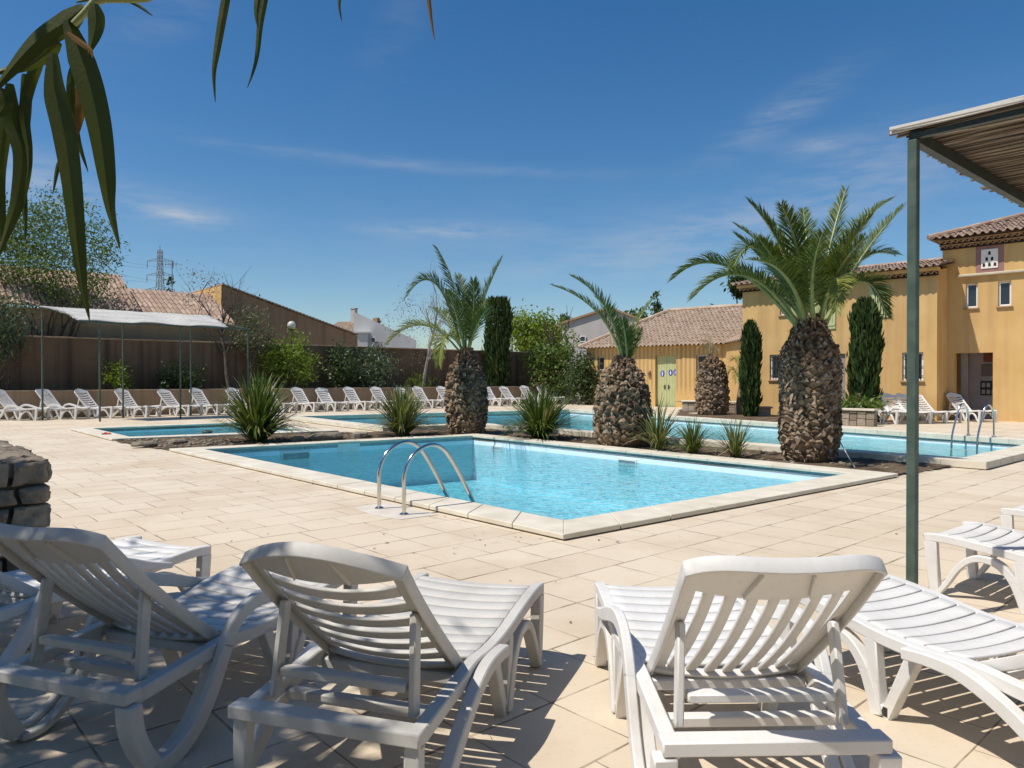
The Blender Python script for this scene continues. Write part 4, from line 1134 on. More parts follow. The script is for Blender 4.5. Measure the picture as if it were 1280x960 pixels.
def tiles(mb, W, run, rise, dl=0.0, dr=0.0, per=.23, course=.36, amp=.055, o=(0, 0, 0), step=.028):
    SLp = math.hypot(run, rise); nx = max(1, round(W / per)) * 6; nc = max(1, round(SLp / course))
    cy, cz = run / SLp, rise / SLp; ny, nz = -cz, cy
    def vm(x):
        v = 1.0
        if dl > 0: v = min(v, x / dl)
        if dr > 0: v = min(v, (W - x) / dr)
        return max(0, v)
    r_ = random.Random(int(W * 1000)); jit = {}
    for i in range(nx):
        xa, xb = W * i / nx, W * (i + 1) / nx; va, vb = vm(xa), vm(xb)
        pi = (i + 3) // 6
        for j in range(nc):
            v0, v1 = j / nc, (j + 1) / nc
            if v0 >= max(va, vb) - 1e-6: break
            key = (pi, j)
            if key not in jit: jit[key] = (r_.uniform(-.012, .012), r_.uniform(-.006, .012))
            jy, jz = jit[key]
            def P(x, v, k, lo, vmx):
                v = min(v, vmx); ph = math.cos(2 * PI * k / 6); h = amp * (ph if ph > 0 else ph * .7) + (step if lo else .0) + jz * step / .028
                s = v * SLp + (jy if lo else 0); return (o[0] + x, o[1] + cy * s + ny * h, o[2] + cz * s + nz * h)
            q = [P(xa, v0, i, 1, va), P(xb, v0, i + 1, 1, vb), P(xb, v1, i + 1, 0, vb), P(xa, v1, i, 0, va)]
            if j == 0:    # tile thickness at the eave
                q2 = [(p[0], p[1] + .0, p[2] - .03) for p in q[:2]]
                mb.add([q2[0], q2[1], q[1], q[0]], [(0, 1, 2, 3)], (pi + .5, j + .5))
            mb.add(q, [(0, 1, 2, 3)], (pi + .5 + (100 if i % 6 in (2, 3) else 0), j + .5))
    dn = amp * .7 + .02
    und = [(x, cy * s_ * SLp - ny * dn, cz * s_ * SLp - nz * dn) for x, s_ in ((0, .012), (W, .012), (W - dr, 1), (dl, 1))]
    mb.add([(o[0] + p[0], o[1] + p[1], o[2] + p[2]) for p in und], [(0, 1, 2, 3)], (911.5, 77.5))
def ridge_tiles(mb, p, q, r=.11):
    p, q = Vector(p), Vector(q); L = (q - p).length; n = max(1, round(L / .36))
    for k in range(n):
        a, b = p.lerp(q, k / n), p.lerp(q, (k + 1.06) / n); m = MB(); m.tube([a, b + Vector((0, 0, .02))], [r, r * .85], 8)
        mb.add(m.v, m.f, (k + .5, 700.5))
def genoise(par, W, z, y, r=.085, proj=.26, x0=0.0, name='genoise'):
    n = max(1, round(W / (2 * r + .015))); st = W / n; mb, md = MB(), MB()
    for k in range(n):
        cx = x0 + (k + .5) * st; N = 6; vs = []
        for yy in (y - proj, y):
            for rr in (r + .002, r - .018):
                for i in range(N + 1):
                    a = PI * i / N; vs.append((cx + rr * math.cos(a), yy, z + rr * math.sin(a)))
        M_ = N + 1; fs = []
        for i in range(N):
            fs += [(i, i + 1, M_ + i + 1, M_ + i), (i, 2 * M_ + i, 2 * M_ + i + 1, i + 1), (M_ + i, M_ + i + 1, 3 * M_ + i + 1, 3 * M_ + i)]
        mb.add(vs, fs)
    md.box((x0 + W / 2, y - proj * .25, z + r / 2), (W, proj * .5 - .01, r * 1.9))
    mb.box((x0 + W / 2, y - proj / 2 - .01, z + r + .02), (W + .02, proj + .04, .036))
    g = mb.build(name, M['genoise'], par, 40); md.build('mouths', M['dark'], g, 0)
BU = (.715, -.699)
# --- yellow house, lower block at the left of it
H1 = Fac('yellow_house', (14.25, 24.7), BU, 928, 'ochre house block with green shutters and a tiled roof behind the biggest palm', 'house')
u1 = H1.u(1171)
eL, eR = H1.uz(927, 363.0)[1], H1.uz(1171, 346)[1]; zg = (eL + eR) / 2     # underside of the eave tiles
ops = [H1.rect(974.5, 371, 984, 393.5), H1.rect(962, 443.5, 988, 474.7), H1.rect(1127.6, 440.8, 1154, 476.0), H1.rect(1031, 442.6, 1056.7, 510)]
ops[3] = (ops[3][0], ops[3][1], 0.0, ops[3][3])
mb = MB(); facade(mb, 0, u1, 0, zg + .22, ops)
dep = 7.0; zr = H1.uz(1171, 320.8)[1]
run = 3.4
def off_z(f, px, py, off): p = on_line(px, f.q + f.n * off, f.d); r = ray(px, py); return CH + r.z * (p.y / r.y)
ztile = max(zg + .27, off_z(H1, 1150, 336.5, -.5)); rise = off_z(H1, 1150, 324.0, run) - ztile - .25; bh = ztile - zg - .15
mb.add([(u1, 0, 0), (u1, dep, 0), (u1, dep, zg + .16), (u1, run, zg + .16 + rise), (u1, 0, zg + .16)], [(0, 1, 2, 3, 4)])
mb.add([(0, 0, 0), (0, dep, 0), (0, dep, zg + .16), (0, run, zg + .16 + rise), (0, 0, zg + .16)], [(4, 3, 2, 1, 0)])
mb.add([(0, dep, 0), (u1, dep, 0), (u1, dep, zg + .16), (0, dep, zg + .16)], [(3, 2, 1, 0)])
w1 = mb.build('wall', M['ochre'], H1.e, 0)
genoise(H1.e, u1 + .1, zg + .02, 0, .085, .24, -.05)
mb = MB(); mb.box((u1 / 2, -.15, zg + .125 + bh / 2), (u1 + .2, .34, bh)); mb.build('eave_band', M['ochre'], H1.e, 0, .01)
mb = MB(); tiles(mb, u1 + .5, run + .5, rise + .12, o=(-.25, -.5, ztile)); 
r2 = MB(); tiles(r2, u1 + .5, run + .3, rise + .05, o=(0, 0, 0))
for v_, f_ in ((r2.v, r2.f),):
    mb2v = [(u1 + .25 - x, 2 * run + .3 - y - .0, z + ztile) for x, y, z in v_]; mb.add(mb2v, f_, (3.5, 3.5))
ridge_tiles(mb, (-.25, run + .0, ztile + rise + .13), (u1 + .25, run + .0, ztile + rise + .13), .11)
mb.build('roof', M['tile'], H1.e, 40)
window(H1.e, ops[0]); window(H1.e, ops[1], bars=7); window(H1.e, ops[2], bars=7)
a, b, c, d = ops[3]; dr = MB(); dr.box(((a + b) / 2, .12, d / 2), (b - a, .05, d)); dd = dr.build('door', M['greydoor'], H1.e, 0)
for k in range(3):
    pass
hb = MB(); hb.tube(cr([(b - .12, .09, 1.0), (b - .12, .05, 1.0), (b - .22, .05, 1.0)], 4), .012, 6); hb.build('handle', M['lead'], dd, 60)
def shutter(x0, y0, x1, y1):
    a, b, c, d = H1.rect(x0, y0, x1, y1); mb = MB(); n = max(3, round((b - a) / .11)); w = (b - a) / n
    for k in range(n): mb.box((a + (k + .5) * w, -.03, (c + d) / 2), (w - .008, .03, d - c))
    for t in (.14, .86): mb.box(((a + b) / 2, -.055, c + (d - c) * t), (b - a - .04, .02, .09))
    mb.build('shutter', M['green'], H1.e, 0, .004)
shutter(1017, 375, 1044.7, 411); shutter(1086, 358, 1111.6, 396.4)
# --- taller block with the passage
H2 = Fac('yellow_house', (16.15, 24.6), BU, 1177.5, 'tall ochre house block with the passage opening and pigeon-hole panel', 'house')
u2 = H2.u(1280) + 6.5
zl = H2.uz(1240, 342)[1]; ze = H2.uz(1230, 306.3)[1]
ops2 = [H2.rect(1206.7, 354.8, 1221.5, 384.3), H2.rect(1247, 352, 1263.6, 382), H2.rect(1193, 441.5, 1241, 519)]
ops2[2] = (ops2[2][0], ops2[2][1], 0.0, ops2[2][3], .3)
mb = MB(); facade(mb, 0, u2, 0, ze + .35, ops2); D2_ = 8.0
mb.add([(0, 0, 0), (0, D2_, 0), (0, D2_, ze + .35), (0, 0, ze + .35)], [(3, 2, 1, 0)])
mb.add([(u2, 0, 0), (u2, D2_, 0), (u2, D2_, ze + .35), (u2, 0, ze + .35)], [(0, 1, 2, 3)])
mb.build('wall', M['ochre'], H2.e, 0)
# the passage behind the opening
a, b, c, d = ops2[2][:4]; pd = 1.9; mb = MB()
mb.add([(a - .5, .3, 0), (b + .4, .3, 0), (b + .4, .3, d + .25), (a - .5, .3, d + .25), (a - .5, pd, 0), (b + .4, pd, 0), (b + .4, pd, d + .25), (a - .5, pd, d + .25)],
       [(0, 3, 7, 4), (1, 5, 6, 2), (3, 2, 6, 7), (4, 7, 6, 5)])
mb.add([(a - .5, .3, 0), (a, .3, 0), (a, .3, d), (b, .3, d), (b, .3, 0), (b + .4, .3, 0), (b + .4, .3, d + .25), (a - .5, .3, d + .25)], [(0, 1, 2, 7), (2, 3, 6, 7), (3, 4, 5, 6)])
mb.build('passage', M['lilac'], H2.e, 0)
mb = MB(); mb.box((a + .16, .75, d / 2), (.22, .22, d)); mb.build('pier', M['greydoor'], H2.e, 0)
mb = MB(); mb.box((b - .1, 1.0, d - .13), (.75, .06, .34)); mb.build('fascia_board', M['redboard'], H2.e, 0, .01)
mb = MB(); mb.box((b - .5, pd - .03, 1.08), (.5, .04, .52)); nb = mb.build('notice_board', M['board'], H2.e, 0, .01)
for k in range(5): mb = MB(); mb.box((b - .65 + (k % 3) * .15, pd - .056, .95 + (k // 3) * .24), (.10, .004, .15)); mb.build('notice', M['lilac'], nb, 0)
mb = MB(); mb.box((b - .5, pd - .03, 1.72), (.44, .04, .42)); mb.build('poster_frame', M['greydoor'], H2.e, 0, .01)
for o in ops2[:2]: window(H2.e, o)
mb = MB(); mb.box((u2 / 2 + .25, -.06, zl), (u2 - .45, .16, .09)); mb.build('ledge', M['ledge'], H2.e, 0, .02)
ra = H2.rect(1219.3, 304.5, 1254.3, 340); ri = H2.rect(1226, 312.5, 1247, 334.5)
mb = MB(); mb.box(((ra[0] + ra[1]) / 2, -.004, (zl + .05 + ze) / 2), (ra[1] - ra[0], .012, ze - zl - .06)); pp = mb.build('painted_panel', M['purple'], H2.e, 0)
# pigeon holes: plate with six arched holes
mb = MB(); px0, px1, pz0, pz1 = ri; cw = (px1 - px0); chh = pz1 - pz0
mb.box(((px0 + px1) / 2, -.022, (pz0 + pz1) / 2), (cw, .024, chh)); mb.build('pigeon_plate', M['cream'], pp, 0, .004)
hm = empty('pigeon_holes'); hm.parent = pp
for row_, xs_ in ((.80, (.5,)), (.50, (.34, .66)), (.20, (.17, .5, .83))):
    for fx in xs_:
        cx, cz, w, h = px0 + cw * fx, pz0 + chh * row_, cw * .15, chh * .20
        pts = [(cx - w / 2, cz - h / 2), (cx + w / 2, cz - h / 2)] + [(cx + w / 2 * math.cos(PI * i / 6), cz + h * .12 + w / 2 * math.sin(PI * i / 6) * 1.2) for i in range(7)]
        n = len(pts); q_ = MB(); q_.add([(x, -.038, z) for x, z in pts] + [(x, -.03, z) for x, z in pts], [tuple(range(n))] + [(i, (i + 1) % n, n + (i + 1) % n, n + i) for i in range(n)]); q_.build('pigeon_hole', M['dark'], H2.e, 0)
bpy.data.objects.remove(hm)
genoise(H2.e, u2 + .1, ze + .0, 0, .08, .16, -.05); genoise(H2.e, u2 + .1, ze + .14, 0, .08, .34, -.05)
zt2 = ze + .33; run2 = 2.0
def back_z(px, py, off):
    p = on_line(px, H2.q + H2.n * off, H2.d); r = ray(px, py); return CH + r.z * (p.y / r.y)
rise2 = back_z(1262, 273.5, run2) - zt2 - .12
mb = MB(); tiles(mb, u2 + .6, run2 + .55, rise2 + .18, dl=run2 + .55, o=(-.3, -.55, zt2))
lf = MB(); tiles(lf, 6.0, run2 + .55, rise2 + .18, dl=0, dr=run2 + .55)
mb.add([(y - .3, 5.45 - x, z + zt2) for x, y, z in lf.v], lf.f, (5.5, 9.5))
ridge_tiles(mb, (-.3, -.55, zt2 + .05), (run2 + .25, run2, zt2 + rise2 + .22), .10)
mb.build('roof', M['tile'], H2.e, 40)
zp = back_z(1262, 264.5, run2 + .3) - .23; mb = MB(); xp = run2 + .05
mb.box((xp + 4, run2 + .3 + 1.5, zp - .22), (8.0, 3.0, .84)); mb.build('parapet', M['ochre'], H2.e, 0, .02)
mb = MB(); mb.box((xp + 4, run2 + 1.8, zp + .2), (8.12, 3.12, .06)); mb.build('parapet_cap', M['ledge'], H2.e, 0, .01)
mb = MB(); mb.tube([(.06, -.06, 0), (.06, -.06, zl)], .045, 8); mb.build('downpipe', M['ochre'], H2.e, 60)

# --- toilet building with the streaked front
H3 = Fac('toilet_building', (10.2, 35.2), (.766, -.643), 733, 'low ochre toilet building with streaked front and green double door', 'building')
u3 = H3.u(907); z3 = 3.12
op3 = [H3.rect(819, 444.5, 845, 508), H3.rect(785, 447, 793.5, 462), H3.rect(870, 443.6, 883.5, 473), H3.rect(747, 446, 755, 463)]
op3[0] = (op3[0][0], op3[0][1], 0.0, op3[0][3])
mb = MB(); facade(mb, 0, u3, 0, z3, op3, depth=.22)
mb.add([(0, 0, 0), (0, 6, 0), (0, 6, z3), (0, 0, z3)], [(3, 2, 1, 0)])
mb.build('wall', M['annex'], H3.e, 0)
mb = MB(); sx = Vector((9.95, 30.6, 0)) - H3.o; sl = (sx.dot(H3.d), sx.dot(H3.n))
mb.add([(u3, 0, 0), (sl[0], sl[1], 0), (sl[0], sl[1], z3 + .0), (u3, 0, z3)], [(0, 1, 2, 3)]); mb.build('side_wall', M['ochre'], H3.e, 0)
mb = MB(); tiles(mb, u3 + .5 + 3.6, 4.5, 2.15, dl=3.2, o=(-.3, -.35, z3 - .02), course=.38)
lf = MB(); tiles(lf, 8.0, 3.2, 2.15, dr=4.5); mb.add([(y - .3, 7.65 - x, z + z3 - .02) for x, y, z in lf.v], lf.f, (5.5, 9.5))
sp_ = MB(); L_ = math.hypot(sl[0] - u3, sl[1]); tiles(sp_, L_, 2.2, 1.05); an = math.atan2(sl[1], sl[0] - u3)
mb.add([(u3 + .3 + x * math.cos(an) - (y - .3) * math.sin(an) * 1, -.25 + x * math.sin(an) + (y - .3) * math.cos(an), z + z3 - .02) for x, y, z in sp_.v], sp_.f, (9.5, 2.5))
ridge_tiles(mb, (2.9, 4.15, z3 + 2.16), (u3 + 4.2, 4.15, z3 + 2.16), .13); ridge_tiles(mb, (-.3, -.35, z3 + .03), (2.9, 4.15, z3 + 2.2), .12)
mb.build('roof', M['tile_pale'], H3.e, 40)
a, b, c, d = op3[0]; dm = (a + b) / 2
for x0, x1 in ((a, dm - .006), (dm + .006, b)):
    mb = MB(); n = 4
    for k in range(n): w = (x1 - x0) / n; mb.box((x0 + (k + .5) * w, .17, d / 2), (w - .006, .05, d))
    dd = mb.build('door', M['green'], H3.e, 0, .004)
    mb = MB(); xh = dm + (-.1 if x1 <= dm else .1); mb.box((xh, .13, 1.0), (.05, .03, .22)); mb.tube([(xh, .11, 1.03), (xh + (-.1 if x1 <= dm else .1), .11, 1.03)], .014, 6); mb.build('handle', M['iron'], dd, 40)
for o in (op3[1], op3[2], op3[3]): window(H3.e, o, depth=.2, bars=3)
ul, zz_ = H3.uz(812, 466.8); mb = MB(); mb.box((ul, -.05, zz_), (.14, .10, .26)); mb.lathe([(.02, -.07), (.05, -.05), (.05, .03), (.02, .06)], 10, (ul, -.12, zz_ + .04))
mb.build('wall_lamp', M['genoise'], H3.e, 40, 0)
def sign(px, py, label, who):
    u, z = H3.uz(px, py); y = .135; r = .125
    e = empty('toilet_sign', H3.o + H3.d * u + H3.n * y + Vector((0, 0, z)), H3.rz, label, 'sign')
    mb = MB(); N = 24
    vs = [(r * .92 * math.cos(2 * PI * i / N), yy, r * 1.25 * math.sin(2 * PI * i / N)) for yy in (0, .01) for i in range(N)]
    mb.add(vs, [tuple(range(N))] + [(i, (i + 1) % N, N + (i + 1) % N, N + i) for i in range(N)]); mb.build('disc', M['blue'], e, 0)
    mb = MB(); k = r
    def poly(P): n = len(P); mb.add([(x * k, -.006, z * k) for x, z in P] + [(x * k, -.001, z * k) for x, z in P], [tuple(range(n))] + [(i, (i + 1) % n, n + (i + 1) % n, n + i) for i in range(n)])
    if who == 'wheel':
        poly([(.14 * math.cos(2 * PI * i / 10) - .1, .72 + .14 * math.sin(2 * PI * i / 10)) for i in range(10)])
        poly([(-.2, .5), (0, .5), (.05, 0), (.4, 0), (.55, -.6), (.38, -.65), (.25, -.18), (-.15, -.18)])
        ring = [(.42 * math.cos(PI * .6 + PI * 1.4 * i / 12), -.4 + .42 * math.sin(PI * .6 + PI * 1.4 * i / 12)) for i in range(13)]
        inn_ = [(x * .66, -.4 + (z + .4) * .66) for x, z in ring][::-1]
        for i in range(12): poly([ring[i], ring[i + 1], inn_[11 - i], inn_[12 - i]])
    else:
        poly([(.17 * math.cos(2 * PI * i / 10), .72 + .17 * math.sin(2 * PI * i / 10)) for i in range(10)])
        if who == 'man': poly([(-.3, .48), (.3, .48), (.3, -.1), (.2, -.1), (.2, -.85), (-.2, -.85), (-.2, -.1), (-.3, -.1)])
        else: poly([(-.16, .48), (.16, .48), (.42, -.3), (.16, -.3), (.16, -.85), (-.16, -.85), (-.16, -.3), (-.42, -.3)])
    mb.build('pictogram', M['frame_white'], e, 0)
sign(826.4, 467, 'round blue sign with a white figure alone on the left green door', 'man')
sign(836.6, 465.8, 'round blue sign with a white figure, the inner one on the right green door', 'woman')
sign(842.6, 465.4, 'round blue sign at the outer edge of the right green door', 'wheel')

# --- walls at the left
WQ = LWQ - LWN * 1.8
def wline(px, off): return on_line(px, LWQ - LWN * off, LWD)
HB = Fac('boundary_wall', (WQ.x, WQ.y), (LWD.x, LWD.y), -160, 'long brown rendered boundary wall behind the row of loungers', 'wall')
ub = HB.u(664); zb = 2.98; mb = MB(); mb.add([(0, 0, 0), (ub, 0, 0), (ub, .22, 0), (0, .22, 0), (0, 0, zb), (ub, 0, zb), (ub, .22, zb), (0, .22, zb)], [(0, 1, 5, 4), (1, 2, 6, 5), (2, 3, 7, 6), (3, 0, 4, 7)])
mb.build('wall_face', M['brown'], HB.e, 0)
mb = MB(); L = ub / 14
for k in range(14): mb.box((L * (k + .5), .11, zb + .03), (L - .01, .30, .06))
mb.build('coping', M['lowwall'], HB.e, 0, .01)
HL = Fac('low_wall', (LWQ.x, LWQ.y), (LWD.x, LWD.y), -160, 'low tan retaining wall directly behind the lounger row', 'wall')
ulw = HL.u(718); mb = MB(); mb.box((ulw / 2, .1, .465), (ulw, .2, .93)); mb.build('wall_face', M['lowwall'], HL.e, 0)
mb = MB(); n = 40
for k in range(n): mb.box((ulw / n * (k + .5), .1, .965), (ulw / n - .008, .28, .07))
mb.build('coping', M['lowwall'], HL.e, 0, .01)
mb = MB(); mb.box((ulw - .25, .15, .5), (.5, .5, 1.02)); mb.build('end_pier', M['lowwall'], HL.e, 0, .02)
sb = [LWQ - LWN * .2 + LWD * -12, LWQ - LWN * .2 + LWD * 30, LWQ - LWN * 1.8 + LWD * 30, LWQ - LWN * 1.8 + LWD * -12]
mb = MB(); mb.add([(p.x, p.y, .82) for p in sb], [(0, 1, 2, 3)]); tag(mb.build('planting_soil', M['soil'], None, 0), kind='structure')

# --- houses beyond the wall
HT = Fac('tiled_house', tuple(wline(200, 3.2))[:2], (LWD.x, LWD.y), -70, 'long tan house with bleached tile roof in two levels beyond the brown wall', 'house')
ua, ub2 = HT.u(172), HT.u(292)
def zat(f, px, py): return f.uz(px, py)[1]
ze1 = zat(HT, 240, 405) ; zr1 = zat(HT, 225, 370)
mb = MB(); mb.box(((ua + ub2) / 2, 3.0, ze1 / 2), (ub2 - ua, 6.0, ze1 - .02)); mb.box((ua / 2, 3.0, (ze1 + .35) / 2), (ua - .01, 6.01, ze1 + .33)); mb.build('wall', M['tanwall'], HT.e, 0)
mb = MB(); tiles(mb, ub2 - ua - .08, 3.6, 1.75, o=(ua + .08, -.35, ze1), per=.21, amp=.05, course=.6, step=.012); mb.build('roof', M['tile'], HT.e, 40)
mb = MB(); tiles(mb, ua, 3.6, 1.9, o=(0, -.5, ze1 + .42), per=.21, amp=.05, course=.6, step=.012); mb.build('upper_roof', M['tile'], HT.e, 40)
mb = MB(); mb.add([(ua, -.5, ze1 + .38), (ua, 3.1, ze1 + 2.3), (ua, 3.1, ze1 - .1), (ua, -.5, ze1 - .1)], [(0, 1, 2, 3)]); mb.build('gable_end', M['tanwall'], HT.e, 0)
HG = Fac('gable_house', tuple(wline(300, 8.0))[:2], (LWD.x, LWD.y), 277, 'brown house with a long sloping roofline just beyond the brown wall', 'house')
ug = HG.u(447); zg0 = zat(HG, 277, 356.5); zg1 = zat(HG, 446, 420)
mb = MB(); dp_ = 4.5
mb.add([(0, 0, 0), (ug, 0, 0), (ug, 0, zg1), (0, 0, zg0), (0, dp_, 0), (ug, dp_, 0), (ug, dp_, zg1), (0, dp_, zg0)], [(0, 1, 2, 3), (1, 5, 6, 2), (5, 4, 7, 6)])
mb.build('wall', M['gable'], HG.e, 0)
mb = MB(); mb.add([(0, 0, 0), (0, 0, zg0), (0, dp_, zg0), (0, dp_, 0)], [(0, 1, 2, 3)]); mb.build('side_wall', M['ochre'], HG.e, 0)
mb = MB(); n = 40
for k in range(n):
    x0, x1 = ug * k / n, ug * (k + .96) / n; za, zc = zg0 + (zg1 - zg0) * k / n, zg0 + (zg1 - zg0) * (k + 1) / n
    m = MB(); m.beam((x0, dp_ / 2, za + .05), (x1, dp_ / 2, zc + .085), dp_ + .25, .07); mb.add(m.v, m.f, (k + .5, .5))
mb.build('roof', M['tile'], HG.e, 0)
def far_house(px0, D, d, label): return Fac('far_house', tuple(dp(px0, HZ, D))[:2], d, px0, label, 'house')
HF = far_house(388, 62, (.93, -.36), 'distant house with a small orange tiled roof and chimney'); uf = HF.u(444)
mb = MB(); zf = zat(HF, 420, 424); mb.box((uf / 2, 2.5, zf / 2), (uf, 5, zf)); mb.build('wall', M['tanwall'], HF.e, 0)
mb = MB(); tiles(mb, uf, 4.2, zat(HF, 420, 397) - zf, o=(0, 0, zf), per=.3, amp=.07); mb.build('roof', M['tile_pale'], HF.e, 40)
cx_, cz_ = HF.uz(410, 397); mb = MB(); mb.box((cx_, 3.9, cz_ + .35), (.42, .42, 1.4)); mb.box((cx_, 3.9, cz_ + 1.1), (.52, .52, .08)); mb.build('chimney', M['greyren'], HF.e, 0)
cx_, cz_ = HF.uz(439, 397); mb = MB(); mb.box((cx_, 3.9, cz_), (.45, .45, .5)); mb.build('chimney', M['genoise'], HF.e, 0)
HW_ = far_house(442, 58, (.99, .12), 'distant white house with a sloping gable and pale blue lean-to'); ww = HW_.u(520)
zA, zB, zC = zat(HW_, 443, 389.5), zat(HW_, 505, 418), zat(HW_, 520, 425)
mb = MB(); mb.add([(0, 0, 0), (ww, 0, 0), (ww, 0, zC), (0, 0, zA), (0, 2.2, 0), (ww, 2.2, 0), (ww, 2.2, zC), (0, 2.2, zA)], [(0, 1, 2, 3), (3, 2, 6, 7), (0, 3, 7, 4), (1, 5, 6, 2)]); mb.build('wall', M['pale'], HW_.e, 0)
r_ = HW_.rect(446, 417, 461, 436); mb = MB(); mb.box(((r_[0] + r_[1]) / 2, -.6, r_[3] / 2), (r_[1] - r_[0], 1.2, r_[3])); mb.build('lean_to', M['pale'], HW_.e, 0)
mb = MB(); mb.box(((r_[0] + r_[1]) / 2, -.62, r_[3] + .05), (r_[1] - r_[0] + .2, 1.4, .1)); mb.build('lean_to_roof', M['frame_white'], HW_.e, 0)
window(HW_.e, HW_.rect(463, 421.5, 470, 428.5), depth=.0, y=-.03, sill=False)
HY = far_house(702.5, 60, (.95, -.3), 'distant grey house with a low gable between green trees and tiled roof'); uy = HY.u(822)
zl_, zt_ = zat(HY, 702.5, 405), zat(HY, 762, 386.5); um = HY.u(762)
mb = MB(); mb.add([(0, 0, 0), (uy, 0, 0), (uy, 0, zl_ - .4), (um, 0, zt_), (0, 0, zl_), (0, 7, 0), (uy, 7, 0), (uy, 7, zl_ - .4), (um, 7, zt_), (0, 7, zl_)], [(0, 1, 2, 3, 4), (0, 4, 9, 5), (1, 6, 7, 2)]); mb.build('wall', M['greyren'], HY.e, 0)
mb = MB(); mb.beam((-.2, 3.4, zl_ + .02), (um, 3.4, zt_ + .12), 7.2, .16); mb.beam((um, 3.4, zt_ + .12), (uy + .3, 3.4, zl_ - .42), 7.2, .16); mb.build('roof', M['genoise'], HY.e, 0)
window(HY.e, HY.rect(725, 420, 732.5, 427.5), depth=.0, y=-.03, sill=False)
mb = MB(); tiles(mb, 3.2, 2.5, .8, o=(-3.3, .3, zl_ - .55), per=.3, amp=.07); mb.build('side_roof', M['tile_pale'], HY.e, 40)
mb = MB(); mb.box((-1.7, 2.5, (zl_ - .6) / 2), (3.0, 4, zl_ - .62)); mb.build('side_wall', M['tanwall'], HY.e, 0)

# --- stone planters by the house
def planter(pts, h, label, t=.3):
    P = [gp(*p) for p in pts]; c = sum(P, Vector()) / len(P); c.z = 0
    e = empty('stone_planter', c, 0, label, 'planter'); mb = MB(); cap = MB()
    for i in range(len(P) - 1):
        a, b = P[i] - c, P[i + 1] - c; L = (b - a).length; d = (b - a) / L; nn = Vector((-d.y, d.x, 0)); x = 0
        while x < L - .01:
            w = min(random.uniform(.2, .45), L - x); zz = 0
            while zz < h - .05:
                hh = min(random.uniform(.14, .24), h - .02 - zz); q = a + d * (x + w / 2) + Vector((0, 0, zz + hh / 2)) + nn * t * .5
                mb.box(q, (w - .015, t + random.uniform(-.04, .04), hh - .012), Matrix.Rotation(math.atan2(d.y, d.x), 3, 'Z')); zz += hh
            x += w
        q = a + d * L / 2 + Vector((0, 0, h + .03)) + nn * t * .5; cap.box(q, (L + .02, t + .1, .06), Matrix.Rotation(math.atan2(d.y, d.x), 3, 'Z'))
    mb.build('stones', M['stone'], e, 0, .02); cap.build('cap', M['coping'], e, 0, .01)
    so = MB(); n_ = len(P); back = [p - c + Vector((.0, 1.6, 0)) for p in (P[-1], P[0])]; poly = [p - c for p in P] + back
    so.add([(p.x, p.y, h - .02) for p in poly], [tuple(range(len(poly)))]); so.build('soil', M['soil'], e, 0)
planter([(1044, 531.5), (1093, 533.5)], .46, 'stone planter with white cap under the thick cypress')
planter([(852, 514.3), (946, 516.8)], .42, 'low dark stone planter with pale slab behind the bald palm')
mb = MB(); b = gp(953, 521); mb.box((0, 0, .16), (.5, .4, .32)); mb.box((0, 0, .35), (.62, .5, .07)); o = mb.build('stone_block', M['rock'], None, 0, .02); o.location = b
tag(o, 'squat pale stone block between the small cypress and the tiny round bush', 'stone block')

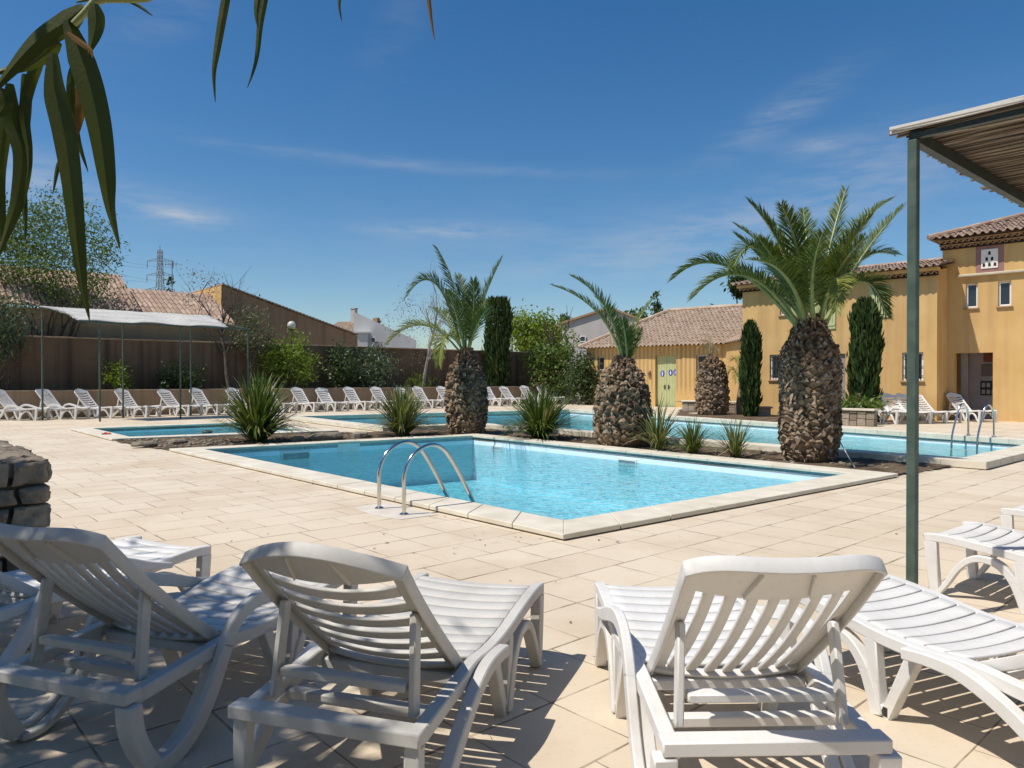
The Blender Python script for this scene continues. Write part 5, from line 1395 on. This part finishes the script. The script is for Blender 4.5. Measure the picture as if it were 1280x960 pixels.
# ================================================================ canopies, lamp, pylon
def canes(mb, o, d, L, w, W, n, rr, wav=None, ragged=.15):
    """n canes along d laid side by side along w over a width W"""
    for k in range(n):
        t = W * (k + random.uniform(.2, .8)) / n; a0, a1 = random.uniform(-ragged, ragged * .4), L + random.uniform(-ragged * .4, ragged)
        pts = []; tw = random.uniform(-.05, .05)
        for i in range(7):
            x = a0 + (a1 - a0) * i / 6; p = o + d * x + w * (t + random.uniform(-.01, .01)) + Vector((0, 0, random.uniform(-.012, .012)))
            if wav: p.z += wav(x, t)
            pts.append(p)
        m = MB(); m.tube([tuple(p) for p in pts], rr * random.uniform(.7, 1.2), 4); mb.add(m.v, m.f, (k + .5, .5))
def canopy_near():
    c = on_line(1141, Vector((0, 4.2, 0)), Vector((1, 0, 0))); top = CH + (HZ - 176) / F * 4.2
    e = empty('reed_canopy', (c.x, c.y, 0), 0, 'reed mat canopy on a dark green post at the right edge', 'canopy', 'reed canopies')
    mb = MB(); ps = .0255; mb.box((0, 0, top / 2), (ps * 2, ps * 2, top), Matrix.Rotation(math.atan2(A.y, A.x), 3, 'Z')); mb.build('post', M['steel_green'], e, 0, .004)
    LA, LB = 3.6, 4.6; Rz = Matrix.Rotation(math.atan2(A.y, A.x), 3, 'Z')
    for p in (-A * LA, B * LB, -A * LA + B * LB):
        mb = MB(); mb.box((p.x, p.y, top / 2), (ps * 2, ps * 2, top), Rz); mb.build('post', M['steel_green'], e, 0, .004)
    Z = Vector((0, 0, top + .02)); mb = MB()
    for k in range(4): p = -A * (LA * k / 3); mb.beam(p + Z, p + B * LB + Z, .05, .07)
    for k in (0, 1): p = B * (LB * k); mb.beam(p + Z + A * .0, p - A * LA + Z, .04, .03)
    mb.build('frame', M['steel_shade'], e, 0)
    mb = MB(); Z2 = Vector((0, 0, top + .075))
    canes(mb, Z2 + A * .06 - B * .02, -A, LA + .2, B, LB + .1, 250, .0085, ragged=.1)
    canes(mb, Z2 + A * .06 + Vector((0, 0, .018)), -A, LA + .2, B, LB + .1, 170, .009, ragged=.1)
    mb.build('reed_mat', M['reed'], e, 0)
    mb = MB()
    for k in range(4): canes(mb, Z2 + A * (.08 + random.uniform(-.02, .03)) - B * (.06 - .018 * (k % 4)) + Vector((0, 0, .018 * (k // 3) - .005)), -A, LA + .25, B, .012, 1, .011, ragged=.04)
    canes(mb, Z2 + A * .06 + Vector((0, 0, .036)), -A, LA + .2, B, LB, 70, .008, ragged=.1)
    mb.build('edge_canes', M['reed_top'], e, 0)
canopy_near()
def canopy_far():
    f0 = gp(124.7, 527); D = f0.y; zf = CH + (HZ - 403.5) / F * D
    e = empty('reed_canopy', (f0.x, f0.y, 0), 0, 'bleached reed canopy on thin green posts over the far loungers', 'canopy', 'reed canopies')
    bq = f0 + A * 2.1 ; zb_ = zf + .55
    def post(p, h): m = MB(); m.tube([(p.x, p.y, 0), (p.x, p.y, h)], .032, 8); m.build('post', M['steel_green'], e, 60)
    FP = [on_line(px, f0, B) - f0 for px in (124.7, 225.5, 310)]; BP = [on_line(px, bq, B) - f0 for px in (53, 153.7, 238.5)]
    for p in FP: post(p, zf)
    for p in BP: post(p, zb_)
    fm = MB(); z1, z2 = Vector((0, 0, zf + .02)), Vector((0, 0, zb_ + .02))
    fm.beam(FP[0] - B * .6 + z1, FP[2] + z1, .04, .05); fm.beam(BP[0] - B * .1 + z2, BP[2] + B * .8 + z2, .04, .05)
    for p, q in zip(FP, BP): fm.beam(p + z1, q + z2, .04, .045)
    fm.build('frame', M['steel_green'], e, 0)
    L0, L1 = FP[0] - B * .55 + z1, BP[0] - B * .05 + z2; R0, R1 = on_line(284, f0, B) - f0 + z1, BP[2] + B * .6 + z2
    up = Vector((0, 0, .05)); mb = MB(); n = 120; m_ = 26
    def hgt(i, k):
        x, t = i / m_, k / n; p = L0.lerp(L1, t).lerp(R0.lerp(R1, t), x) + up
        p.z += .032 * math.sin(x * 17 + t * 2) * (.4 + .6 * (1 - t)) + .03 * noise.noise((x * 9, t * 5, 2)) + .06 * math.sin(PI * t) + .012 * noise.noise((x * 3, t * 60, 9)); return p
    rag = [(random.uniform(-.08, .05), random.uniform(-.05, .08)) for k in range(n)]
    for k in range(n):
        for i in range(m_):
            q = [hgt(i, k), hgt(i + 1, k), hgt(i + 1, k + 1), hgt(i, k + 1)]
            if i == 0: q[0] = q[0] + B * rag[k][0]; q[3] = q[3] + B * rag[k][0]
            if i == m_ - 1: q[1] = q[1] + B * rag[k][1]; q[2] = q[2] + B * rag[k][1]
            mb.add(q + [p - Vector((0, 0, .03)) for p in q], [(0, 1, 2, 3), (7, 6, 5, 4), (0, 4, 5, 1), (2, 6, 7, 3), (0, 3, 7, 4), (1, 5, 6, 2)], (k + .5, .5))
    mb.build('reed_mat', M['reed_top'], e, 0)
canopy_far()
# globe lamp
b = behind(364.6, 1.45); D = b.y; zc = CH + (HZ - 406.5) / F * D; b.z = .8
e = empty('globe_lamp', b, 0, 'clouded glass globe lamp on a thin post above the lime-green bush', 'lamp')
mb = MB(); mb.tube([(0, 0, 0), (0, 0, zc - .8 - .2)], .03, 8); mb.lathe([(.03, 0), (.08, .03), (.09, .08)], 12, (0, 0, zc - .8 - .26)); mb.build('post', M['iron'], e, 50)
mb = MB(); mb.lathe([(max(.002, .19 * math.sin(PI * i / 12)), -.19 * math.cos(PI * i / 12)) for i in range(13)], 18, (0, 0, zc - .8)); mb.build('globe', M['globe'], e, 60)
# pylon and its wires
def pylon():
    D = 250.0; k = D / F; b = dp(200.5, HZ, D); b.z = 0; top = CH + (HZ - 313) * k
    e = empty('electricity_pylon', b, 0, 'lattice electricity pylon with three pairs of arms far behind the roofs', 'pylon'); mb = MB()
    hw = lambda z: .55 + 2.6 * (1 - z / top) ** 1.5
    zs_ = [top * i / 16 for i in range(17)]
    C = lambda z: [Vector((sx * hw(z), sy * hw(z), z)) for sx, sy in ((-1, -1), (1, -1), (1, 1), (-1, 1))]
    for z0, z1 in zip(zs_, zs_[1:]):
        c0, c1_ = C(z0), C(z1)
        for i in range(4):
            mb.tube([c0[i], c1_[i]], .13, 4); mb.tube([c0[i], c1_[(i + 1) % 4]], .07, 4); mb.tube([c0[(i + 1) % 4], c1_[i]], .07, 4); mb.tube([c1_[i], c1_[(i + 1) % 4]], .06, 4)
    mb.tube([(0, 0, top), (0, 0, top + 1.6)], .12, 4); mb.build('mast', M['lead'], e, 0)
    for py, hwp in ((326.5, 16), (344, 16.5), (362, 18)):
        z = CH + (HZ - py) * k; L = hwp * k; m = MB()
        for s in (-1, 1):
            tip = Vector((s * L, 0, z)); m.tube([(0, .5, z + 1.2), tip], .10, 4); m.tube([(0, -.5, z - .1), tip], .10, 4)
            for t in (.3, .6): m.tube([(s * L * t, 0, z - .05), (s * L * (t + .12), 0, z + 1.2 * (1 - t - .12))], .06, 4)
            m.tube([tip, tip - Vector((0, 0, 2.4))], .13, 5)
        m.build('arm', M['lead'], e, 0)
        for s in (-1, 1):
            p0 = Vector((s * L, 0, z - 2.4)); far = dp(-60 + s * 8, py - 85, 120) - b; pts = []
            for i in range(17): t = i / 16; q = p0.lerp(far, t); q.z -= 3 * math.sin(PI * t); pts.append(q)
            w = MB(); w.tube([tuple(q) for q in pts], .035, 4, False); w.build('wire', M['lead'], e, 0)
pylon()
# aerial on the tiled roof
xa, za = HT.uz(243, 370); b = HT.o + HT.d * xa + HT.n * 3.2; b.z = ze1 + 1.55
e = empty('tv_aerial', b, HT.rz, 'thin television aerial standing on the tiled roof ridge', 'aerial'); k = b.y / F; hA = (370 - 326) * k
mb = MB(); mb.tube([(0, 0, 0), (0, 0, hA)], .022, 6); mb.build('mast', M['lead'], e, 0)
mb = MB(); mb.tube([(-.35, 0, hA * .86), (.28, 0, hA * .92)], .012, 5)
for t in (-.3, -.18, -.06, .06, .18): mb.tube([(t, -.2, hA * .885), (t, .2, hA * .885)], .009, 4); mb.tube([(t, 0, hA * .885 - .15), (t, 0, hA * .885 + .17)], .009, 4)
mb.build('antenna', M['lead'], e, 0)

# ================================================================ giant reed by the camera: hanging leaves and the shade they cast
def reed_blade(parent, pts, D, wpx, mat='reedleaf', roll=0.0, wprof=None):
    """long flat leaf along picture points, folded at the midrib"""
    wpx *= .76; P = [dp(p[0], p[1], D + (p[2] if len(p) > 2 else 0)) for p in pts]; P = [Vector(p) for p in cr([tuple(q) for q in P], 7)]; n = len(P)
    base = Vector(parent.location); w = wpx / F * D / 2; vs = []; view = Vector((0, 1, 0))
    for i in range(n):
        t = i / (n - 1); T = (P[min(i + 1, n - 1)] - P[max(i - 1, 0)]).normalized(); S = T.cross(view)
        S = (S - T * S.dot(T)).normalized(); Nn = S.cross(T).normalized(); a = roll * math.sin(t * 2.6 + 1); S2 = (S * math.cos(a) + Nn * math.sin(a)); N2 = S2.cross(T)
        ww = w * (min(1, .35 + t * 3.2) if t < .25 else 1) * (1 - max(0, (t - .3) / .7) ** 1.7) + .0006
        q = P[i] - base; vs += [q - S2 * ww + N2 * ww * .42, q, q + S2 * ww + N2 * ww * .42]
    fs = []
    for i in range(n - 1):
        for k in (0, 1): fs.append((3 * i + k, 3 * i + k + 1, 3 * i + 4 + k, 3 * i + 3 + k))
    mb = MB(); mb.add(vs, fs); mb.build('leaf', M['reedblade' if mat == 'reedleaf' else mat], parent, 16)
rb = Vector((-2.6, .8, 0))
e = empty('giant_reed', rb, 0, 'giant reed stem with long dark leaves hanging into view at upper left', 'reed')
Dn = 1.25
st = [Vector((0, 0, 0)), Vector((.15, .05, 1.2)), Vector((.5, .15, 2.2)), Vector((1.1, .3, 2.65))] + [dp(158, -60, Dn) - rb, dp(118, 2, Dn) - rb, dp(92, 30, Dn) - rb]
mb = MB(); pts = cr([tuple(p) for p in st], 6); mb.tube(pts, [.014 - .009 * i / len(pts) for i in range(len(pts))], 8); mb.build('stem', M['rachis'], e, 60)
for pts_, w, mt, rl, dz in [([(105, 8), (80, 28), (45, 52), (12, 88), (-14, 122)], 34, 'reedleaf', .3, 0), ([(74, 52), (52, 70), (20, 84), (-16, 92)], 24, 'reedleaf', .5, .02),
                       ([(66, 66), (68, 110), (80, 165), (88, 220), (96, 300), (103, 360), (112, 402)], 34, 'reedleaf', .5, -.04), ([(84, 24), (98, 62), (112, 105), (124, 160), (132, 220), (137, 262), (150, 312)], 40, 'reedleaf', .45, 0),
                       ([(100, 92), (101, 130), (94, 165), (84, 192)], 15, 'reedleaf_brown', .6, .03), ([(12, 104), (16, 150), (28, 190), (22, 245), (8, 290), (-6, 330)], 28, 'reedleaf', .6, .05),
                       ([(30, 92), (32, 130), (26, 200), (30, 262), (32, 300)], 16, 'reedleaf', .5, .06), ([(118, 4), (120, 26), (116, 48), (110, 68)], 24, 'reedleaf', .4, -.03),
                       ([(74, 200), (70, 218), (66, 242)], 6, 'reedleaf', .2, .03), ([(0, 110), (6, 130), (-8, 150)], 22, 'reedleaf', .5, .02), ([(58, 60), (40, 96), (30, 140), (36, 190), (34, 226)], 17, 'reedleaf', .5, .05), ([(2, 118), (4, 160), (-2, 220), (2, 290), (6, 316)], 20, 'reedleaf', .5, .08), ([(96, 70), (88, 110), (96, 170), (110, 215)], 12, 'reedleaf', .4, .04), ([(95, 2), (140, -6), (168, 4), (191, 20)], 8, 'reedleaf', .3, .08), ([(84, 40), (100, 52), (112, 62), (116, 72)], 9, 'reedleaf_brown', .4, -.05)]:
    reed_blade(e, [(p[0], p[1]) for p in pts_], Dn + dz, w, mt, rl)
rb2 = Vector((-1.9, .4, 0)); e2_ = empty('giant_reed', rb2, 0, 'thin reed leaf tips hanging from the top edge left of centre', 'reed')
D2n = 1.5
st = [Vector((0, 0, 0)), Vector((.1, .1, 1.4)), Vector((.4, .4, 2.5)), dp(260, -120, D2n) - rb2, dp(330, -60, D2n) - rb2, dp(470, -70, D2n) - rb2, dp(560, -40, D2n) - rb2]
mb = MB(); pts = cr([tuple(p) for p in st], 6); mb.tube(pts, [.012 - .009 * i / len(pts) for i in range(len(pts))], 8); mb.build('stem', M['rachis'], e2_, 60)
for pts_, w, mt, rl in [([(292, -70), (286, -25), (278, 20), (271, 62), (267, 92), (269, 128)], 13, 'reedleaf', .3), ([(330, -60), (326, -20), (321, 12), (322, 34)], 14, 'reedleaf', .3), ([(338, -55), (332, -10), (325, 30), (320, 75), (309, 110)], 10, 'reedleaf', .3),
                        ([(430, -65), (427, -20), (424, 5), (427, 26)], 5, 'reedleaf', .3), ([(545, -45), (536, -15), (538, 16), (543, 50)], 7, 'reedleaf_brown', .3)]:
    reed_blade(e2_, pts_, D2n, w, mt, rl)
# leafy canopy of the reed thicket: stands left of the picture, shades the left loungers and the stone block
tb = Vector((-6.2, 1.2, 0)); e3 = empty('reed_thicket', tb, 0, 'tall leafy reed thicket left of the view, throwing dappled shade on the left loungers; leaves added behind the camera block sky', 'reeds')
mb = MB()
for k in range(26):
    a = random.uniform(0, 6.3); q = Vector((math.cos(a) * random.uniform(.2, 1.1), math.sin(a) * random.uniform(.2, 1.0), 0)); tip = Vector((q.x * 1.6 + random.uniform(.2, 2.0), q.y * 1.5 + random.uniform(-.2, .6), random.uniform(3.8, 5.2)))
    mb.tube(cr([tuple(q), tuple(q + Vector((.1, 0, 2.0))), tuple(tip)], 5), .014, 5)
mb.build('stem', M['rachis'], e3, 60)
SHADE = True
# shade: blobs given as shadow centre on the ground (x, y), radius, height of the leaves
SUN_AZ = Vector((.925, .38, 0)).normalized(); SUN_EL = math.radians(58.5)
def shade_blobs(items):
    out = []
    for x, y, r, h, rz in items:
        k = h / math.tan(SUN_EL); out.append((x - SUN_AZ.x * k - tb.x, y - SUN_AZ.y * k - tb.y, h, r, r, rz))
    return out
crown('leaves', M['reedleaf'], shade_blobs([(-2.1, 3.1, .95, 4.6, .5), (-1.3, 2.4, .8, 4.9, .5), (-.9, 2.9, .42, 5.0, .4), (-3.0, 4.0, .9, 4.4, .5), (-4.6, 4.9, 1.3, 4.6, .6), (-2.4, 1.6, 1.0, 4.8, .5), (-.55, 2.15, .42, 5.3, .3), (-3.6, 2.6, 1.2, 4.6, .6), (-1.4, 3.4, .5, 4.6, .4), (-.8, 1.3, .75, 4.8, .4), (-1.8, .7, .9, 4.8, .5)]), 10000, .36, e3, .17, .13, 0, 20)
sky_block_blobs = [(x - tb.x, y - tb.y, z, rx, .7, rz) for x, y, z, rx, rz in [(-3.6, -1.7, 1.9, 1.4, 1.9), (-1.6, -2.0, 1.9, 1.4, 1.9), (.4, -2.2, 1.8, 1.4, 1.8), (2.4, -2.4, 1.7, 1.4, 1.7), (-5.2, -.6, 2.2, 1.2, 2.0)]]  # leaves added out of view behind the camera to block sky light
crown('leaves', M['reedleaf'], sky_block_blobs, 11000, .40, e3, .2, .14, .6, 22)
# ================================================================ light, sky, camera
cam = bpy.data.cameras.new('camera'); co = bpy.data.objects.new('camera', cam); col.objects.link(co)
cam.sensor_width = 36; cam.lens = 36 * F / 1280; cam.clip_start = .05; cam.clip_end = 6000
co.location = (0, 0, CH); co.rotation_euler = (PI / 2 - TH, 0, 0); sc.camera = co
sl_ = bpy.data.lights.new('sun', 'SUN'); sl_.energy = 4.8; sl_.angle = math.radians(.53); sl_.color = (1, .945, .855)
so_ = bpy.data.objects.new('sun', sl_); col.objects.link(so_)
tv = Vector((SUN_AZ.x * math.cos(SUN_EL), SUN_AZ.y * math.cos(SUN_EL), -math.sin(SUN_EL)))
so_.rotation_euler = tv.to_track_quat('-Z', 'Y').to_euler(); so_.location = (-20, -6, 30)
w = bpy.data.worlds.new('World'); sc.world = w; w.use_nodes = True
T = w.node_tree; T.nodes.clear()
out = T.nodes.new('ShaderNodeOutputWorld'); bg = T.nodes.new('ShaderNodeBackground'); bg.inputs[1].default_value = .075
sky = T.nodes.new('ShaderNodeTexSky'); sky.sky_type = 'NISHITA'; sky.sun_disc = False
sky.sun_elevation = SUN_EL; sky.sun_rotation = math.atan2(-SUN_AZ.x, -SUN_AZ.y)
sky.altitude = 300; sky.air_density = 1.0; sky.dust_density = .6; sky.ozone_density = 2.2
def mth(op, a, b=0.0):
    n = T.nodes.new('ShaderNodeMath'); n.operation = op
    for i, v in enumerate((a, b)):
        if isinstance(v, bpy.types.NodeSocket): T.links.new(v, n.inputs[i])
        else: n.inputs[i].default_value = v
    return n.outputs[0]
tc = T.nodes.new('ShaderNodeTexCoord'); sx = T.nodes.new('ShaderNodeSeparateXYZ'); T.links.new(tc.outputs['Generated'], sx.inputs[0])
az = mth('ARCTAN2', sx.outputs[0], sx.outputs[1]); el = mth('ARCSINE', sx.outputs[2])
def nz(sa, se, off, det=6, ro=.62, rot=0.0):
    c = T.nodes.new('ShaderNodeCombineXYZ'); T.links.new(mth('MULTIPLY', az, sa), c.inputs[0]); T.links.new(mth('MULTIPLY', mth('ADD', el, mth('MULTIPLY', az, rot)), se), c.inputs[1]); c.inputs[2].default_value = off
    n = T.nodes.new('ShaderNodeTexNoise'); T.links.new(c.outputs[0], n.inputs[0]); n.inputs['Scale'].default_value = 1; n.inputs['Detail'].default_value = det; n.inputs['Roughness'].default_value = ro
    return n.outputs['Fac']
def stp(x, a, b):
    n = T.nodes.new('ShaderNodeMapRange'); n.interpolation_type = 'SMOOTHSTEP'; T.links.new(x, n.inputs[0]); n.inputs[1].default_value = a; n.inputs[2].default_value = b; return n.outputs[0]
n1 = nz(9, 46, 1.0); n2 = nz(22, 120, 4.0)
nn_ = mth('ADD', mth('MULTIPLY', n1, .7), mth('MULTIPLY', n2, .3))
total = None
for px, py, wx, wy, sl2, amp in [(560, 289, 90, 9, 0, .62), (235, 271, 50, 7, .10, .75), (200, 258, 90, 20, .12, .35), (480, 203, 250, 7, .045, .30), (975, 145, 75, 20, -.45, .42), (1025, 182, 50, 9, 0, .40), (890, 285, 120, 22, -.12, .42), (40, 225, 90, 28, 0, .55), (800, 330, 250, 26, 0, .26), (1060, 230, 130, 36, -.2, .30), (210, 20, 70, 30, -.5, .16), (500, 30, 50, 40, -1, .10), (700, 300, 420, 60, 0, .10), (1150, 205, 120, 50, 0, .22)]:
    a0 = math.atan((px - 640) / F); e0 = math.atan((HZ - py) / F * math.cos(a0)); sa_, se_ = wx / F * math.cos(a0) ** 2, wy / F
    da = mth('SUBTRACT', az, a0); de = mth('ADD', mth('SUBTRACT', el, e0), mth('MULTIPLY', da, sl2))
    g = mth('ADD', mth('POWER', mth('ABSOLUTE', mth('DIVIDE', da, sa_)), 2.0), mth('POWER', mth('ABSOLUTE', mth('DIVIDE', de, se_)), 2.0))
    g = mth('MULTIPLY', mth('POWER', 2.718, mth('MULTIPLY', g, -1.0)), amp)
    total = g if total is None else mth('ADD', total, g)
cl = mth('MULTIPLY', mth('MULTIPLY', total, .72), stp(nn_, .30, .68))
cl = mth('MINIMUM', cl, .9)
mx = T.nodes.new('ShaderNodeMix'); mx.data_type = 'RGBA'
T.links.new(cl, mx.inputs['Factor']); hs = T.nodes.new('ShaderNodeHueSaturation'); hs.inputs['Saturation'].default_value = 1.34; hs.inputs['Value'].default_value = 1.45; T.links.new(sky.outputs[0], hs.inputs['Color']); T.links.new(hs.outputs[0], mx.inputs['A']); mx.inputs['B'].default_value = (7.2, 7.6, 8.2, 1)
T.links.new(mx.outputs['Result'], bg.inputs[0]); T.links.new(bg.outputs[0], out.inputs[0])
sc.view_settings.view_transform = 'Standard'; sc.view_settings.look = 'None'; sc.view_settings.gamma = 1; sc.view_settings.exposure = 0; sc.view_settings.use_curve_mapping = False
sc.render.engine = 'CYCLES'; sc.cycles.max_bounces = 8; sc.cycles.transparent_max_bounces = 12; sc.cycles.diffuse_bounces = 3; sc.cycles.glossy_bounces = 3
sc.cycles.use_adaptive_sampling = True; sc.cycles.use_denoising = True
sc.cycles.caustics_reflective = False; sc.cycles.caustics_refractive = False; sc.cycles.sample_clamp_indirect = 6
# purge helpers
